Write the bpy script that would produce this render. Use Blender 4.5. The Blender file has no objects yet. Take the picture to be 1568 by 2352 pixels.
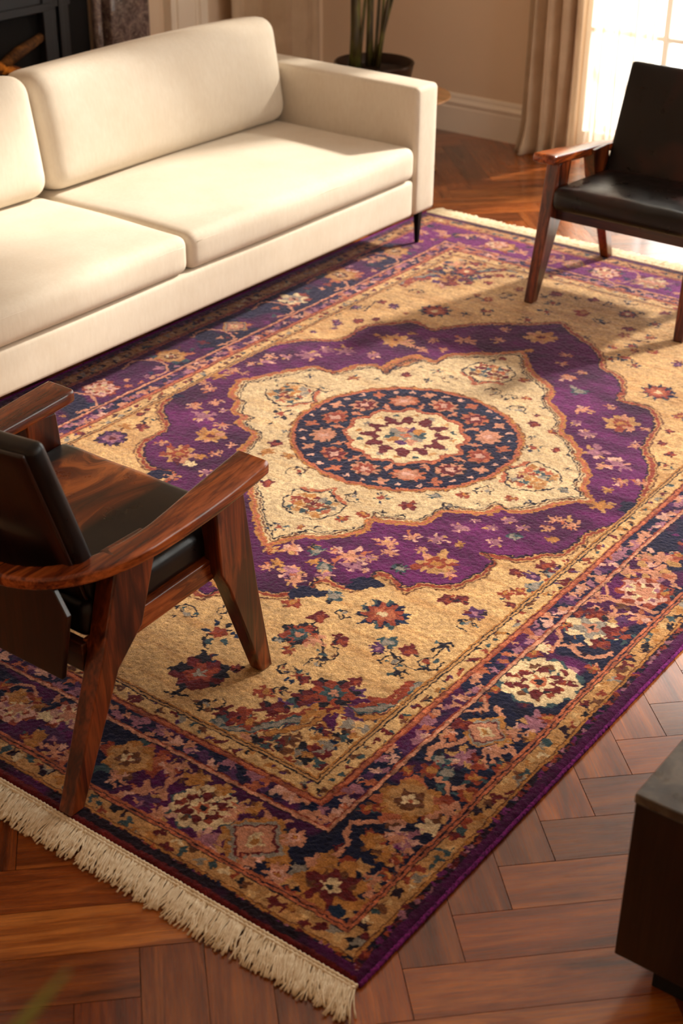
import bpy, bmesh, math, random
import numpy as np
from mathutils import Vector, Matrix, Euler
S = bpy.context.scene
COL = S.collection
random.seed(7)
RNG = np.random.RandomState(11)
PI = math.pi
FZ = -0.012          # parquet level; the rug's top is at z = 0

# ------------------------------------------------------------------ colours
def lin(c):
    return tuple(((v/255)/12.92 if v/255 <= .04045 else ((v/255+.055)/1.055)**2.4) for v in c)

# ------------------------------------------------------------------ node helpers
class N:
    def __init__(s, name, rough=.5, base=(128,128,128), spec=.5):
        s.m = bpy.data.materials.new(name); s.m.use_nodes = True
        s.t = s.m.node_tree; s.n = s.t.nodes; s.l = s.t.links
        s.b = s.n['Principled BSDF']; s.out = s.n['Material Output']
        s.b.inputs['Roughness'].default_value = rough
        s.b.inputs['Base Color'].default_value = lin(base)+(1,)
        s.b.inputs['Specular IOR Level'].default_value = spec
    def node(s, typ, **kw):
        n = s.n.new(typ)
        for k, v in kw.items():
            if k[0] == '_': setattr(n, k[1:], v)
            else:
                i = n.inputs[int(k[1:])] if k[0] == 'i' and k[1:].isdigit() else n.inputs[k.replace('__', ' ')]
                if hasattr(v, 'is_linked') or isinstance(v, bpy.types.NodeSocket): s.l.new(v, i)
                else: i.default_value = v
        return n
    def coord(s, kind='Object', scale=(1,1,1), loc=(0,0,0), rot=(0,0,0)):
        c = s.node('ShaderNodeTexCoord')
        m = s.node('ShaderNodeMapping')
        s.l.new(c.outputs[kind], m.inputs['Vector'])
        m.inputs['Scale'].default_value = scale; m.inputs['Location'].default_value = loc; m.inputs['Rotation'].default_value = rot
        return m.outputs['Vector']
    def noise(s, vec, scale, detail=4, rough=.55, dist=0):
        n = s.node('ShaderNodeTexNoise')
        s.l.new(vec, n.inputs['Vector'])
        n.inputs['Scale'].default_value = scale; n.inputs['Detail'].default_value = detail
        n.inputs['Roughness'].default_value = rough; n.inputs['Distortion'].default_value = dist
        return n.outputs['Fac']
    def ramp(s, fac, stops):
        r = s.node('ShaderNodeValToRGB'); s.l.new(fac, r.inputs['Fac'])
        e = r.color_ramp.elements
        while len(e) < len(stops): e.new(.5)
        for k, (p, c) in enumerate(stops):
            e[k].position = p; e[k].color = (lin(c)+(1,)) if isinstance(c, tuple) else (c, c, c, 1)
        return r.outputs['Color']
    def mix(s, a, b, fac=.5, mode='MIX'):
        m = s.node('ShaderNodeMix', _data_type='RGBA', _blend_type=mode)
        for i, v in ((0, fac), (6, a), (7, b)):
            if isinstance(v, bpy.types.NodeSocket): s.l.new(v, m.inputs[i])
            else: m.inputs[i].default_value = v if i == 0 else (lin(v)+(1,))
        return m.outputs[2]
    def set(s, name, v):
        i = s.b.inputs[name]
        if isinstance(v, bpy.types.NodeSocket): s.l.new(v, i)
        else: i.default_value = v
    def bump(s, h, strength=.3, dist=.002):
        b = s.node('ShaderNodeBump'); b.inputs['Strength'].default_value = strength; b.inputs['Distance'].default_value = dist
        s.l.new(h, b.inputs['Height'])
        if s.b.inputs['Normal'].is_linked:
            s.l.new(s.b.inputs['Normal'].links[0].from_socket, b.inputs['Normal'])
        s.l.new(b.outputs['Normal'], s.b.inputs['Normal'])

def wood(name, axis, dark, mid, light, rough=.28, coat=.3, scale=1., kind='Object', loc=(0,0,0)):
    w = N(name, rough)
    sc = [9*scale]*3; sc[axis] = .9*scale
    v = w.coord(kind, tuple(sc), loc)
    warp = w.noise(v, 1.2, 3, .5)
    c = w.node('ShaderNodeCombineXYZ')
    for i in range(3): w.l.new(warp, c.inputs[i])
    vs = w.node('ShaderNodeVectorMath', _operation='MULTIPLY_ADD')
    w.l.new(c.outputs[0], vs.inputs[0]); vs.inputs[1].default_value = (2.2,2.2,2.2); w.l.new(v, vs.inputs[2])
    g = w.noise(vs.outputs[0], 1.6, 8, .62, .6)
    sc2 = [120*scale]*3; sc2[axis] = 4*scale
    f = w.noise(w.coord(kind, tuple(sc2)), 1, 3, .6)
    col = w.ramp(g, [(.3, dark), (.48, mid), (.62, light), (.75, mid)])
    pore = w.ramp(f, [(.3, (120,110,105)), (.55, (255,255,255))])
    w.set('Base Color', w.mix(col, pore, .8, 'MULTIPLY'))
    w.set('Coat Weight', coat); w.set('Coat Roughness', .15)
    w.bump(f, .12, .001)
    return w.m

def fabric(name, base, base2, bscale=900, rough=.9, sheen=.3, wr=.0):
    w = N(name, rough, spec=.2)
    v = w.coord('Object')
    a = w.noise(v, 5, 5, .6); b = w.noise(w.coord('Object', (1,1,.25)), 90, 3, .7)
    c = w.mix(w.ramp(a, [(.3, base2), (.65, base)]), w.ramp(b, [(.3, (240,236,232)), (.7, (255,255,255))]), .5, 'MULTIPLY')
    w.set('Base Color', c); w.set('Sheen Weight', sheen); w.set('Sheen Roughness', .5)
    w.bump(w.noise(v, bscale, 2, .6), .25, .001)
    w.bump(w.noise(w.coord('Object', (1,1,.3)), 160, 3, .7), .12, .001)
    return w.m

# ------------------------------------------------------------------ object helpers
def link(name, me, mat=None, parent=None, smooth=True):
    o = bpy.data.objects.new(name, me); COL.objects.link(o)
    if mat: me.materials.append(mat)
    if parent: o.parent = parent
    if smooth and len(me.polygons): me.polygons.foreach_set('use_smooth', [True]*len(me.polygons))
    return o
def obj(name, bm, mat=None, parent=None, smooth=True):
    bmesh.ops.recalc_face_normals(bm, faces=bm.faces)
    me = bpy.data.meshes.new(name); bm.to_mesh(me); bm.free()
    return link(name, me, mat, parent, smooth)
def sharp(o, ang=35):
    me = o.data
    try: me.set_sharp_from_angle(angle=math.radians(ang))
    except Exception: pass
    return o
def thing(name, label, cat, loc=(0,0,0), rotz=0, group=None):
    o = bpy.data.objects.new(name, None); COL.objects.link(o); o.empty_display_size = .1
    o.location = loc; o.rotation_euler = (0,0,rotz); o['label'] = label; o['category'] = cat
    if group: o['group'] = group
    return o
def tag(o, label, cat, group=None):
    o['label'] = label; o['category'] = cat
    if group: o['group'] = group
    return o
def struct(o): o['kind'] = 'structure'; return o

def add_box(bm, x0, x1, y0, y1, z0, z1):
    m = Matrix.Translation(((x0+x1)/2, (y0+y1)/2, (z0+z1)/2)) @ Matrix.Diagonal((x1-x0, y1-y0, z1-z0, 1))
    return bmesh.ops.create_cube(bm, size=1, matrix=m)['verts']
def bevel(o, w, seg=3, ang=40):
    m = o.modifiers.new('bevel', 'BEVEL'); m.width = w; m.segments = seg; m.limit_method = 'ANGLE'; m.angle_limit = math.radians(ang)
    m.harden_normals = True
    return o
def box(name, mat, parent, *a, bw=.002):
    bm = bmesh.new(); add_box(bm, *a); o = obj(name, bm, mat, parent)
    if bw: bevel(o, bw)
    else: sharp(o)
    return o
def prism(bm, poly, x0, x1, axis='x', sx0=1, off0=0, off1=0):
    """polygon in the two remaining axes, extruded along axis"""
    def P(u, v, t):
        return {'x': (t, u, v), 'y': (u, t, v), 'z': (u, v, t)}[axis]
    a = [bm.verts.new(P(u, v, x0)) for u, v in poly]; b = [bm.verts.new(P(u, v, x1)) for u, v in poly]
    n = len(poly)
    bm.faces.new(a); bm.faces.new(b[::-1])
    for i in range(n): bm.faces.new((a[i], b[i], b[(i+1) % n], a[(i+1) % n]))
    return a+b
def axis_samples(h, r, n, m):
    e = [-h + r*(1-math.cos(k/n*PI/2)) for k in range(n)]
    c = [(-h+r) + (2*h-2*r)*k/m for k in range(m+1)]
    return e + c + [-q for q in e[::-1]]
def rbox(bm, sx, sy, sz, r, n=4, m=(8,8,3), centre=(0,0,0), fn=None):
    """rounded box with an even surface grid; fn(co, unit) may displace each vertex"""
    hx, hy, hz = sx/2, sy/2, sz/2; r = min(r, hx*.999, hy*.999, hz*.999)
    A = [axis_samples(hx, r, n, m[0]), axis_samples(hy, r, n, m[1]), axis_samples(hz, r, n, m[2])]
    V = {}
    def vert(i, j, k):
        key = (i, j, k)
        if key in V: return V[key]
        p = Vector((A[0][i], A[1][j], A[2][k]))
        c = Vector((max(-hx+r, min(hx-r, p.x)), max(-hy+r, min(hy-r, p.y)), max(-hz+r, min(hz-r, p.z))))
        d = p-c
        if d.length > 1e-9: p = c + d.normalized()*r
        if fn: p = fn(p, Vector((p.x/hx, p.y/hy, p.z/hz)))
        V[key] = bm.verts.new(p + Vector(centre)); return V[key]
    X, Y, Z = len(A[0]), len(A[1]), len(A[2])
    for k in (0, Z-1):
        for i in range(X-1):
            for j in range(Y-1): bm.faces.new((vert(i,j,k), vert(i+1,j,k), vert(i+1,j+1,k), vert(i,j+1,k)))
    for j in (0, Y-1):
        for i in range(X-1):
            for k in range(Z-1): bm.faces.new((vert(i,j,k), vert(i+1,j,k), vert(i+1,j,k+1), vert(i,j,k+1)))
    for i in (0, X-1):
        for j in range(Y-1):
            for k in range(Z-1): bm.faces.new((vert(i,j,k), vert(i,j+1,k), vert(i,j+1,k+1), vert(i,j,k+1)))
def tube(bm, pts, rad, seg=8, cap=True, flat=1.):
    pts = [Vector(p) for p in pts]; n = len(pts)
    if not hasattr(rad, '__len__'): rad = [rad]*n
    up = Vector((0,0,1)); rings = []; prev = None
    for i, p in enumerate(pts):
        t = (pts[min(i+1, n-1)]-pts[max(i-1, 0)]).normalized()
        if prev is None:
            a = up if abs(t.z) < .9 else Vector((1,0,0)); u = t.cross(a).normalized()
        else: u = (prev - t*prev.dot(t)).normalized()
        prev = u; v = t.cross(u)
        rings.append([bm.verts.new(p + (u*math.cos(2*PI*k/seg) + v*math.sin(2*PI*k/seg)*flat)*rad[i]) for k in range(seg)])
    for a, b in zip(rings, rings[1:]):
        for k in range(seg): bm.faces.new((a[k], a[(k+1) % seg], b[(k+1) % seg], b[k]))
    if cap: bm.faces.new(rings[0][::-1]); bm.faces.new(rings[-1])
    return rings
def sweep(bm, path, prof):
    """path: list of (pos, side vector, half width, half thickness); rounded-rect section"""
    rings = []
    for pos, side, hw, ht in path:
        pos = Vector(pos); side = Vector(side).normalized(); up = Vector((0,0,1))
        ring = []
        r = min(ht, hw)*prof
        for sx, sz, a0 in ((1,1,0), (-1,1,90), (-1,-1,180), (1,-1,270)):
            for k in range(5):
                a = math.radians(a0+k*22.5)
                ring.append(bm.verts.new(pos + side*(sx*(hw-r)+r*math.cos(a)) + up*(sz*(ht-r)+r*math.sin(a))))
        rings.append(ring)
    n = len(rings[0])
    for a, b in zip(rings, rings[1:]):
        for k in range(n): bm.faces.new((a[k], a[(k+1) % n], b[(k+1) % n], b[k]))
    bm.faces.new(rings[0][::-1]); bm.faces.new(rings[-1])
def lathe(bm, prof, seg=48, centre=(0,0,0)):
    rings = []
    for r, z in prof:
        rings.append([bm.verts.new((centre[0]+r*math.cos(2*PI*k/seg), centre[1]+r*math.sin(2*PI*k/seg), centre[2]+z)) for k in range(seg)])
    for a, b in zip(rings, rings[1:]):
        for k in range(seg): bm.faces.new((a[k], a[(k+1) % seg], b[(k+1) % seg], b[k]))
    bm.faces.new(rings[0][::-1]); bm.faces.new(rings[-1])

# ------------------------------------------------------------------ materials
M = {}
M['rose_z'] = wood('rosewood upright', 2, (24,9,5), (84,33,13), (146,68,28))
M['rose_y'] = wood('rosewood lengthwise', 1, (44,17,7), (126,54,20), (190,98,42), rough=.25)
M['rose_x'] = wood('rosewood crosswise', 0, (14,6,4), (48,20,10), (84,38,18))
M['rose_dark'] = wood('dark stained rosewood', 2, (10,4,3), (34,14,8), (58,25,13), rough=.3)
M['espresso'] = wood('dark espresso veneer', 2, (10,6,5), (22,14,11), (36,23,17), rough=.35, coat=.1)

def leather(name, patina=0.):
    w = N(name, .34, spec=.4)
    v = w.coord('Object')
    a = w.noise(v, 5, 4, .6)
    base = w.ramp(a, [(.3, (10,7,7)), (.7, (20,14,12))])
    if patina:
        p = w.ramp(w.noise(v, 3.1, 3, .5, .5), [(.5, 0.), (.72, 1.)])
        base = w.mix(base, (64,26,18), p)
    w.set('Base Color', base)
    w.set('Roughness', w.ramp(w.noise(v, 14, 4, .6), [(.3, .24), (.7, .42)]))
    w.bump(w.noise(v, 260, 2, .5), .10, .0005)
    return w
M['leather'] = leather('black brown leather', .0).m
M['leather_patina'] = leather('black leather with red brown patina', 1.).m
def reflection_leather():
    w = leather('leather with painted brown reflection')
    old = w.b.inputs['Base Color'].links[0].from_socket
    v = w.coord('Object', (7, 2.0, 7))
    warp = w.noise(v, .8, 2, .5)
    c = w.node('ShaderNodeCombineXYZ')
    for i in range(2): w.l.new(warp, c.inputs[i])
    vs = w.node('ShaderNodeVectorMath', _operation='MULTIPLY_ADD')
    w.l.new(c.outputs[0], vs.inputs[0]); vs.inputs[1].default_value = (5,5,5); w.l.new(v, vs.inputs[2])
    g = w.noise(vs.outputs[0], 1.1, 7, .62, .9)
    wd = w.ramp(g, [(.32, (38,16,7)), (.5, (112,52,20)), (.62, (186,104,46)), (.75, (96,44,18))])  # brown swirls stand in for a reflection on the leather
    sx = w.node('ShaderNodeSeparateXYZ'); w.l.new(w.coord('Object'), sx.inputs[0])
    # painted reflection strip on the seat top, 0.26 m wide, running front to back
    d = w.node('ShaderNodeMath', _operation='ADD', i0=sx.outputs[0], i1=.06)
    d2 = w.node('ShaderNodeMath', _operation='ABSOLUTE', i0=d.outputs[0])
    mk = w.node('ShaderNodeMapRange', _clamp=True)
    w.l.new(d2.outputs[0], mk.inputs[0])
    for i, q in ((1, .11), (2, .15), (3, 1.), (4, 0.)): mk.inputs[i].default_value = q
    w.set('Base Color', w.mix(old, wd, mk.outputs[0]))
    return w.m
M['leather_reflection'] = reflection_leather()
M['sofa'] = fabric('ivory woven upholstery', (223,212,195), (217,204,185), sheen=.05)
M['drape'] = fabric('oatmeal linen drape', (214,190,160), (196,170,140), sheen=.1)
_w = N('black satin metal', .35, (12,11,12)); _w.set('Metallic', .6); M['black_metal'] = _w.m
_w = N('cast iron black', .45, (34,34,38)); _w.bump(_w.noise(_w.coord(), 300, 3, .6), .2, .001); M['iron'] = _w.m
M['soot'] = N('firebox soot', .9, (10,8,7)).m
_w = N('warm greige wall paint', .75, (238,212,182), .2)
_w.bump(_w.noise(_w.coord(), 260, 2, .5), .05, .001); M['wall'] = _w.m
M['ceiling'] = N('ceiling white paint', .8, (246,238,226), .2).m
_w = N('cream trim paint', .45, (250,236,216), .4); M['trim'] = _w.m
M['window_white'] = N('window white paint', .4, (240,236,228), .4).m
def marble():
    w = N('brown veined marble', .2)
    v = w.coord('Object')
    a = w.noise(v, 9, 8, .7, 1.4); b = w.noise(v, 16, 6, .65, 2.2)
    base = w.ramp(a, [(.3, (48,38,37)), (.5, (104,86,82)), (.68, (150,126,118))])
    vein = w.ramp(b, [(.485, 0.), (.5, 1.), (.515, 0.)])
    w.set('Base Color', w.mix(base, (214,190,172), vein)); w.set('Coat Weight', .4)
    return w.m
M['marble'] = marble()
def stone():
    w = N('dark grey honed stone', .32)
    v = w.coord('Object')
    w.set('Base Color', w.ramp(w.noise(v, 11, 8, .68, .8), [(.3, (44,38,32)), (.5, (82,74,64)), (.7, (128,118,104))]))
    w.set('Roughness', w.ramp(w.noise(v, 20, 4, .6), [(.3, .22), (.7, .42)]))
    return w.m
M['stone'] = stone()
def glass():
    w = N('window glass')
    g = w.node('ShaderNodeBsdfGlossy'); g.inputs['Roughness'].default_value = 0
    t = w.node('ShaderNodeBsdfTransparent'); t.inputs['Color'].default_value = (.97,.98,.97,1)
    f = w.node('ShaderNodeFresnel'); f.inputs['IOR'].default_value = 1.35
    m = w.node('ShaderNodeMixShader'); w.l.new(f.outputs[0], m.inputs[0]); w.l.new(t.outputs[0], m.inputs[1]); w.l.new(g.outputs[0], m.inputs[2])
    w.l.new(m.outputs[0], w.out.inputs['Surface']); return w.m
M['glass'] = glass()
def sheer():
    w = N('sheer voile')
    t = w.node('ShaderNodeBsdfTransparent'); tr = w.node('ShaderNodeBsdfTranslucent'); d = w.node('ShaderNodeBsdfDiffuse')
    for q in (tr, d): q.inputs['Color'].default_value = lin((248,240,226))+(1,)
    a = w.node('ShaderNodeMixShader'); a.inputs[0].default_value = .4; w.l.new(tr.outputs[0], a.inputs[1]); w.l.new(d.outputs[0], a.inputs[2])
    b = w.node('ShaderNodeMixShader'); b.inputs[0].default_value = .5; w.l.new(t.outputs[0], b.inputs[1]); w.l.new(a.outputs[0], b.inputs[2])
    w.l.new(b.outputs[0], w.out.inputs['Surface']); return w.m
M['sheer'] = sheer()
def parquet():
    w = N('oiled herringbone parquet', .3)
    uv = w.node('ShaderNodeUVMap', _uv_map='grain').outputs[0]
    def vv(s):
        m = w.node('ShaderNodeMapping'); w.l.new(uv, m.inputs['Vector']); m.inputs['Scale'].default_value = s; return m.outputs[0]
    v = vv((1.6, 16, 1))
    warp = w.noise(v, .9, 2, .5)
    c = w.node('ShaderNodeCombineXYZ')
    for i in range(3): w.l.new(warp, c.inputs[i])
    vs = w.node('ShaderNodeVectorMath', _operation='MULTIPLY_ADD')
    w.l.new(c.outputs[0], vs.inputs[0]); vs.inputs[1].default_value = (1.6,1.6,1.6); w.l.new(v, vs.inputs[2])
    g = w.noise(vs.outputs[0], 1.3, 8, .62, .4)
    f = w.noise(vv((9, 260, 1)), 1, 3, .6)
    kn = w.noise(vv((3, 8, 1)), 1.1, 3, .5)
    col = w.ramp(g, [(.28, (98,50,16)), (.46, (166,92,38)), (.6, (206,128,62)), (.76, (134,72,28))])
    tone = w.node('ShaderNodeVertexColor', _layer_name='tone').outputs[0]
    col = w.mix(col, tone, 1., 'MULTIPLY')
    col = w.mix(col, w.ramp(f, [(.3, (160,150,140)), (.6, (255,255,255))]), .7, 'MULTIPLY')
    col = w.mix(col, w.ramp(kn, [(.2, (110,90,80)), (.34, (255,255,255))]), .8, 'MULTIPLY')
    w.set('Base Color', col)
    w.set('Roughness', w.ramp(f, [(.3, .33), (.7, .24)]))
    w.set('Coat Weight', .55); w.set('Coat Roughness', .14); w.set('Coat IOR', 1.6)
    w.bump(f, .15, .0006)
    return w.m
M['parquet'] = parquet()
def rug_mat():
    w = N('hand knotted wool pile', .95, spec=.12)
    vc = w.node('ShaderNodeVertexColor', _layer_name='pile').outputs[0]
    v = w.coord('Object')
    kn = w.noise(v, 330, 2, .6)
    st = w.noise(w.coord('Object', (1,6,1)), 38, 4, .7)
    col = w.mix(vc, w.ramp(kn, [(.3, (150,145,140)), (.68, (255,255,255))]), .75, 'MULTIPLY')
    col = w.mix(col, w.ramp(st, [(.3, (190,180,172)), (.6, (255,255,255))]), .6, 'MULTIPLY')
    w.set('Base Color', col)
    w.set('Sheen Weight', .4); w.set('Sheen Roughness', .35); w.set('Sheen Tint', lin((235,215,245))+(1,))
    w.bump(kn, .5, .003); w.bump(st, .2, .0015)
    return w.m
M['pile'] = rug_mat()
_w = N('cotton fringe', .95, (236,218,186), .1)
_w.set('Base Color', _w.ramp(_w.noise(_w.coord(), 60, 3, .6), [(.3, (216,194,158)), (.7, (246,232,204))])); M['fringe'] = _w.m
_w = N('purple wool binding', .9, (86,20,84), .2)
_w.set('Base Color', _w.ramp(_w.noise(_w.coord('Object', (1,1,1)), 160, 2, .6), [(.3, (52,10,52)), (.7, (140,34,128))]))
_w.bump(_w.noise(_w.coord('Object', (1,2,1)), 300, 2, .6), .5, .003); M['binding'] = _w.m
_w = N('plant stem', .5); _w.set('Base Color', _w.ramp(_w.noise(_w.coord('Object', (1,1,.3)), 16, 4, .6), [(.3, (34,24,12)), (.5, (70,58,26)), (.7, (124,124,56))])); M['stem'] = _w.m
_w = N('leaf green', .4); _w.set('Base Color', _w.ramp(_w.noise(_w.coord(), 9, 4, .6), [(.3, (44,62,20)), (.7, (98,116,44))])); _w.set('Subsurface Weight', .0); M['leaf'] = _w.m
_w = N('young leaf green', .45); _w.set('Base Color', _w.ramp(_w.noise(_w.coord(), 6, 3, .6), [(.3, (92,108,34)), (.7, (150,156,62))])); M['leaf_young'] = _w.m
_w = N('dark bronze planter', .35, (52,34,22)); _w.set('Metallic', .5); M['pot'] = _w.m
_w = N('potting soil', .95); _w.set('Base Color', _w.ramp(_w.noise(_w.coord(), 60, 4, .7), [(.3, (24,15,9)), (.7, (66,44,28))])); _w.bump(_w.noise(_w.coord(), 80, 4, .7), .8, .01); M['soil'] = _w.m
M['oak'] = wood('pale oak', 0, (180,124,78), (216,162,110), (236,190,138), rough=.4, coat=.1)
M['amber'] = wood('split logs', 0, (60,34,14), (120,74,30), (160,104,44), rough=.8, coat=0)
_w = N('dark fire glass', .08, (10,9,8)); M['fireglass'] = _w.m
_w = N('amber logs with added glow', .9, (120,60,20)); _w.set('Emission Color', lin((255,140,40))+(1,)); _w.set('Emission Strength', _w.ramp(_w.noise(_w.coord(), 22, 4, .6), [(.45, .0), (.7, .35)])); M['log_glow'] = _w.m  # weak orange emission added so the logs show in the dark firebox

# traced rug drawing, metres
MED_OUT = [(-1.72,1.267),(-1.804,1.317),(-1.848,1.385),(-1.851,1.488),(-1.979,1.599),(-2,1.669),(-2.04,1.737),(-2.071,1.876),(-2.104,1.955),(-2.068,2.049),(-2.035,2.118),(-2.025,2.216),(-1.978,2.303),(-1.947,2.345),(-1.858,2.415),(-1.84,2.475),(-1.853,2.536),(-1.844,2.603),(-1.797,2.664),(-1.751,2.725),(-1.718,2.735),(-1.633,2.715),(-1.603,2.761),(-1.542,2.853),(-1.457,2.926),(-1.375,2.984),(-1.296,3.069),(-1.239,3.03),(-1.142,2.976),(-1.036,2.901),(-0.972,2.8),(-0.884,2.753),(-0.828,2.683),(-0.802,2.594),(-0.752,2.593),(-0.69,2.588),(-0.633,2.542),(-0.601,2.466),(-0.576,2.339),(-0.558,2.294),(-0.513,2.248),(-0.469,2.17),(-0.447,2.079),(-0.438,2.043),(-0.404,1.966),(-0.39,1.896),(-0.407,1.844),(-0.426,1.781),(-0.45,1.715),(-0.445,1.644),(-0.452,1.593),(-0.489,1.555),(-0.526,1.5),(-0.577,1.47),(-0.635,1.452),(-0.594,1.439),(-0.575,1.383),(-0.586,1.319),(-0.611,1.252),(-0.676,1.219),(-0.699,1.164),(-0.724,1.182),(-0.8,1.195),(-0.802,1.148),(-0.806,1.093),(-0.848,1.078),(-0.905,1.08),(-0.908,1.026),(-0.919,0.981),(-0.949,0.944),(-0.974,0.927),(-1.043,0.897),(-1.086,0.853),(-1.102,0.816),(-1.191,0.84),(-1.288,0.894),(-1.394,0.969),(-1.458,1.07),(-1.546,1.117),(-1.602,1.187),(-1.628,1.276),(-1.678,1.277)]
MED_IN = [(-1.558,1.508),(-1.595,1.625),(-1.644,1.649),(-1.705,1.673),(-1.708,1.716),(-1.77,1.725),(-1.805,1.802),(-1.846,1.809),(-1.899,1.897),(-1.911,1.928),(-1.879,1.973),(-1.852,2.036),(-1.814,2.118),(-1.765,2.177),(-1.702,2.173),(-1.68,2.223),(-1.656,2.283),(-1.613,2.317),(-1.557,2.297),(-1.564,2.355),(-1.56,2.434),(-1.523,2.478),(-1.573,2.302),(-1.585,2.367),(-1.558,2.463),(-1.521,2.477),(-1.461,2.473),(-1.458,2.556),(-1.388,2.626),(-1.314,2.69),(-1.265,2.747),(-1.183,2.636),(-1.106,2.579),(-1.043,2.544),(-1.003,2.492),(-0.993,2.446),(-0.926,2.391),(-0.868,2.333),(-0.838,2.257),(-0.784,2.226),(-0.723,2.166),(-0.716,2.137),(-0.67,2.104),(-0.617,2.033),(-0.601,1.96),(-0.543,1.92),(-0.567,1.881),(-0.615,1.823),(-0.645,1.749),(-0.691,1.704),(-0.732,1.712),(-0.743,1.654),(-0.796,1.623),(-0.844,1.596),(-0.852,1.55),(-0.862,1.483),(-0.91,1.456),(-0.967,1.431),(-0.995,1.43),(-0.971,1.37),(-0.983,1.322),(-1.005,1.287),(-1.048,1.244),(-1.089,1.222),(-1.124,1.157),(-1.149,1.129),(-1.227,1.197),(-1.294,1.26),(-1.368,1.336),(-1.436,1.391)]
PURPLE_MOTIFS = [(-1.959,2.149,'p',0.8),(-1.914,2.185,'m',0.8),(-1.853,2.248,'m',1.3),(-1.837,2.322,'m',0.8),(-1.776,2.354,'m',1.3),(-1.671,2.39,'m',0.9),(-1.688,2.549,'G',1.3),(-1.677,2.638,'g',0.6),(-1.772,2.547,'g',0.6),(-1.579,2.634,'p',0.8),(-1.561,2.537,'p',0.8),(-1.485,2.707,'p',1.3),(-1.5,2.585,'p',0.7),(-1.392,2.78,'p',0.8),(-1.422,2.887,'p',0.7),(-1.28,2.9,'G',1.4),(-1.13,2.813,'p',0.8),(-1.096,2.733,'p',0.7),(-1.025,2.643,'p',1),(-0.941,2.567,'t',1.4),(-0.855,2.446,'p',1),(-0.762,2.292,'m',1),(-0.709,2.432,'R',1.5),(-0.603,2.318,'p',0.7),(-0.682,2.198,'m',1.4),(-0.584,2.171,'m',1.3),(-0.615,2.124,'p',0.7),(-0.52,2.065,'p',0.8),(-0.475,2.1,'p',0.7),(-0.505,1.898,'g',1.3),(-0.52,1.747,'p',1),(-0.568,1.739,'p',0.8),(-0.563,1.685,'p',0.7),(-0.673,1.659,'m',0.8),(-0.613,1.589,'t',1),(-0.64,1.531,'m',0.8),(-0.691,1.586,'m',0.6),(-0.758,1.534,'m',0.8),(-0.774,1.446,'m',0.8),(-0.842,1.412,'p',0.8),(-0.71,1.458,'g',0.6),(-0.52,1.638,'g',0.7),(-0.708,1.333,'R',1.5),(-0.648,1.308,'p',0.7),(-0.774,1.247,'t',0.9),(-0.92,1.223,'p',1.5),(-0.875,1.187,'m',1.1),(-0.939,1.137,'p',0.9),(-0.968,1.213,'p',0.5),(-1.061,1.151,'p',0.9),(-1.023,1.199,'g',0.7),(-0.885,1.342,'p',0.8),(-0.84,1.303,'p',0.8),(-0.997,1.058,'m',0.8),(-0.963,1.049,'p',0.6),(-1.052,1.068,'g',0.8),(-1.108,1.114,'R',0.5),(-0.914,1.104,'m',0.8),(-0.628,2.444,'p',0.5),(-1.613,2.544,'p',0.7),(-1.248,2.767,'g',0.6),(-1.01,2.712,'p',0.6),(-0.794,2.52,'p',0.6),(-0.827,2.34,'m',0.6),(-0.529,1.994,'g',0.7),(-0.747,1.602,'m',0.5),(-0.777,1.37,'p',0.6),(-0.618,1.642,'m',0.6),(-0.87,1.243,'m',0.6),(-1.991,1.907,'g',1.2),(-1.985,1.974,'p',0.8),(-1.935,1.982,'p',0.5),(-1.97,2.06,'p',0.6),(-1.937,2.107,'m',0.9),(-1.948,1.808,'p',0.8),(-1.99,1.835,'p',0.7),(-1.893,1.676,'p',0.9),(-1.819,1.64,'m',1.3),(-1.862,1.738,'p',0.8),(-1.726,1.62,'p',0.8),(-1.71,1.544,'G',1.2),(-1.702,1.388,'R',1.4),(-1.634,1.358,'c',0.7),(-1.795,1.409,'p',0.7),(-1.615,1.463,'p',0.7),(-1.636,1.414,'g',0.8),(-1.797,1.713,'m',0.5),(-1.114,1.114,'R',0.5),(-1.07,1.155,'p',1),(-1.008,1.189,'t',1),(-0.938,1.133,'t',1.1),(-0.979,1.134,'g',0.7),(-0.994,1.059,'m',1),(-0.958,1.03,'p',0.9),(-1.061,1.032,'p',0.7),(-0.771,1.255,'t',1),(-0.871,1.342,'p',0.8),(-1.118,0.889,'g',0.9),(-1.612,1.534,'p',0.6),(-1.621,1.264,'p',0.7),(-1.559,1.344,'m',0.7)]
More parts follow.
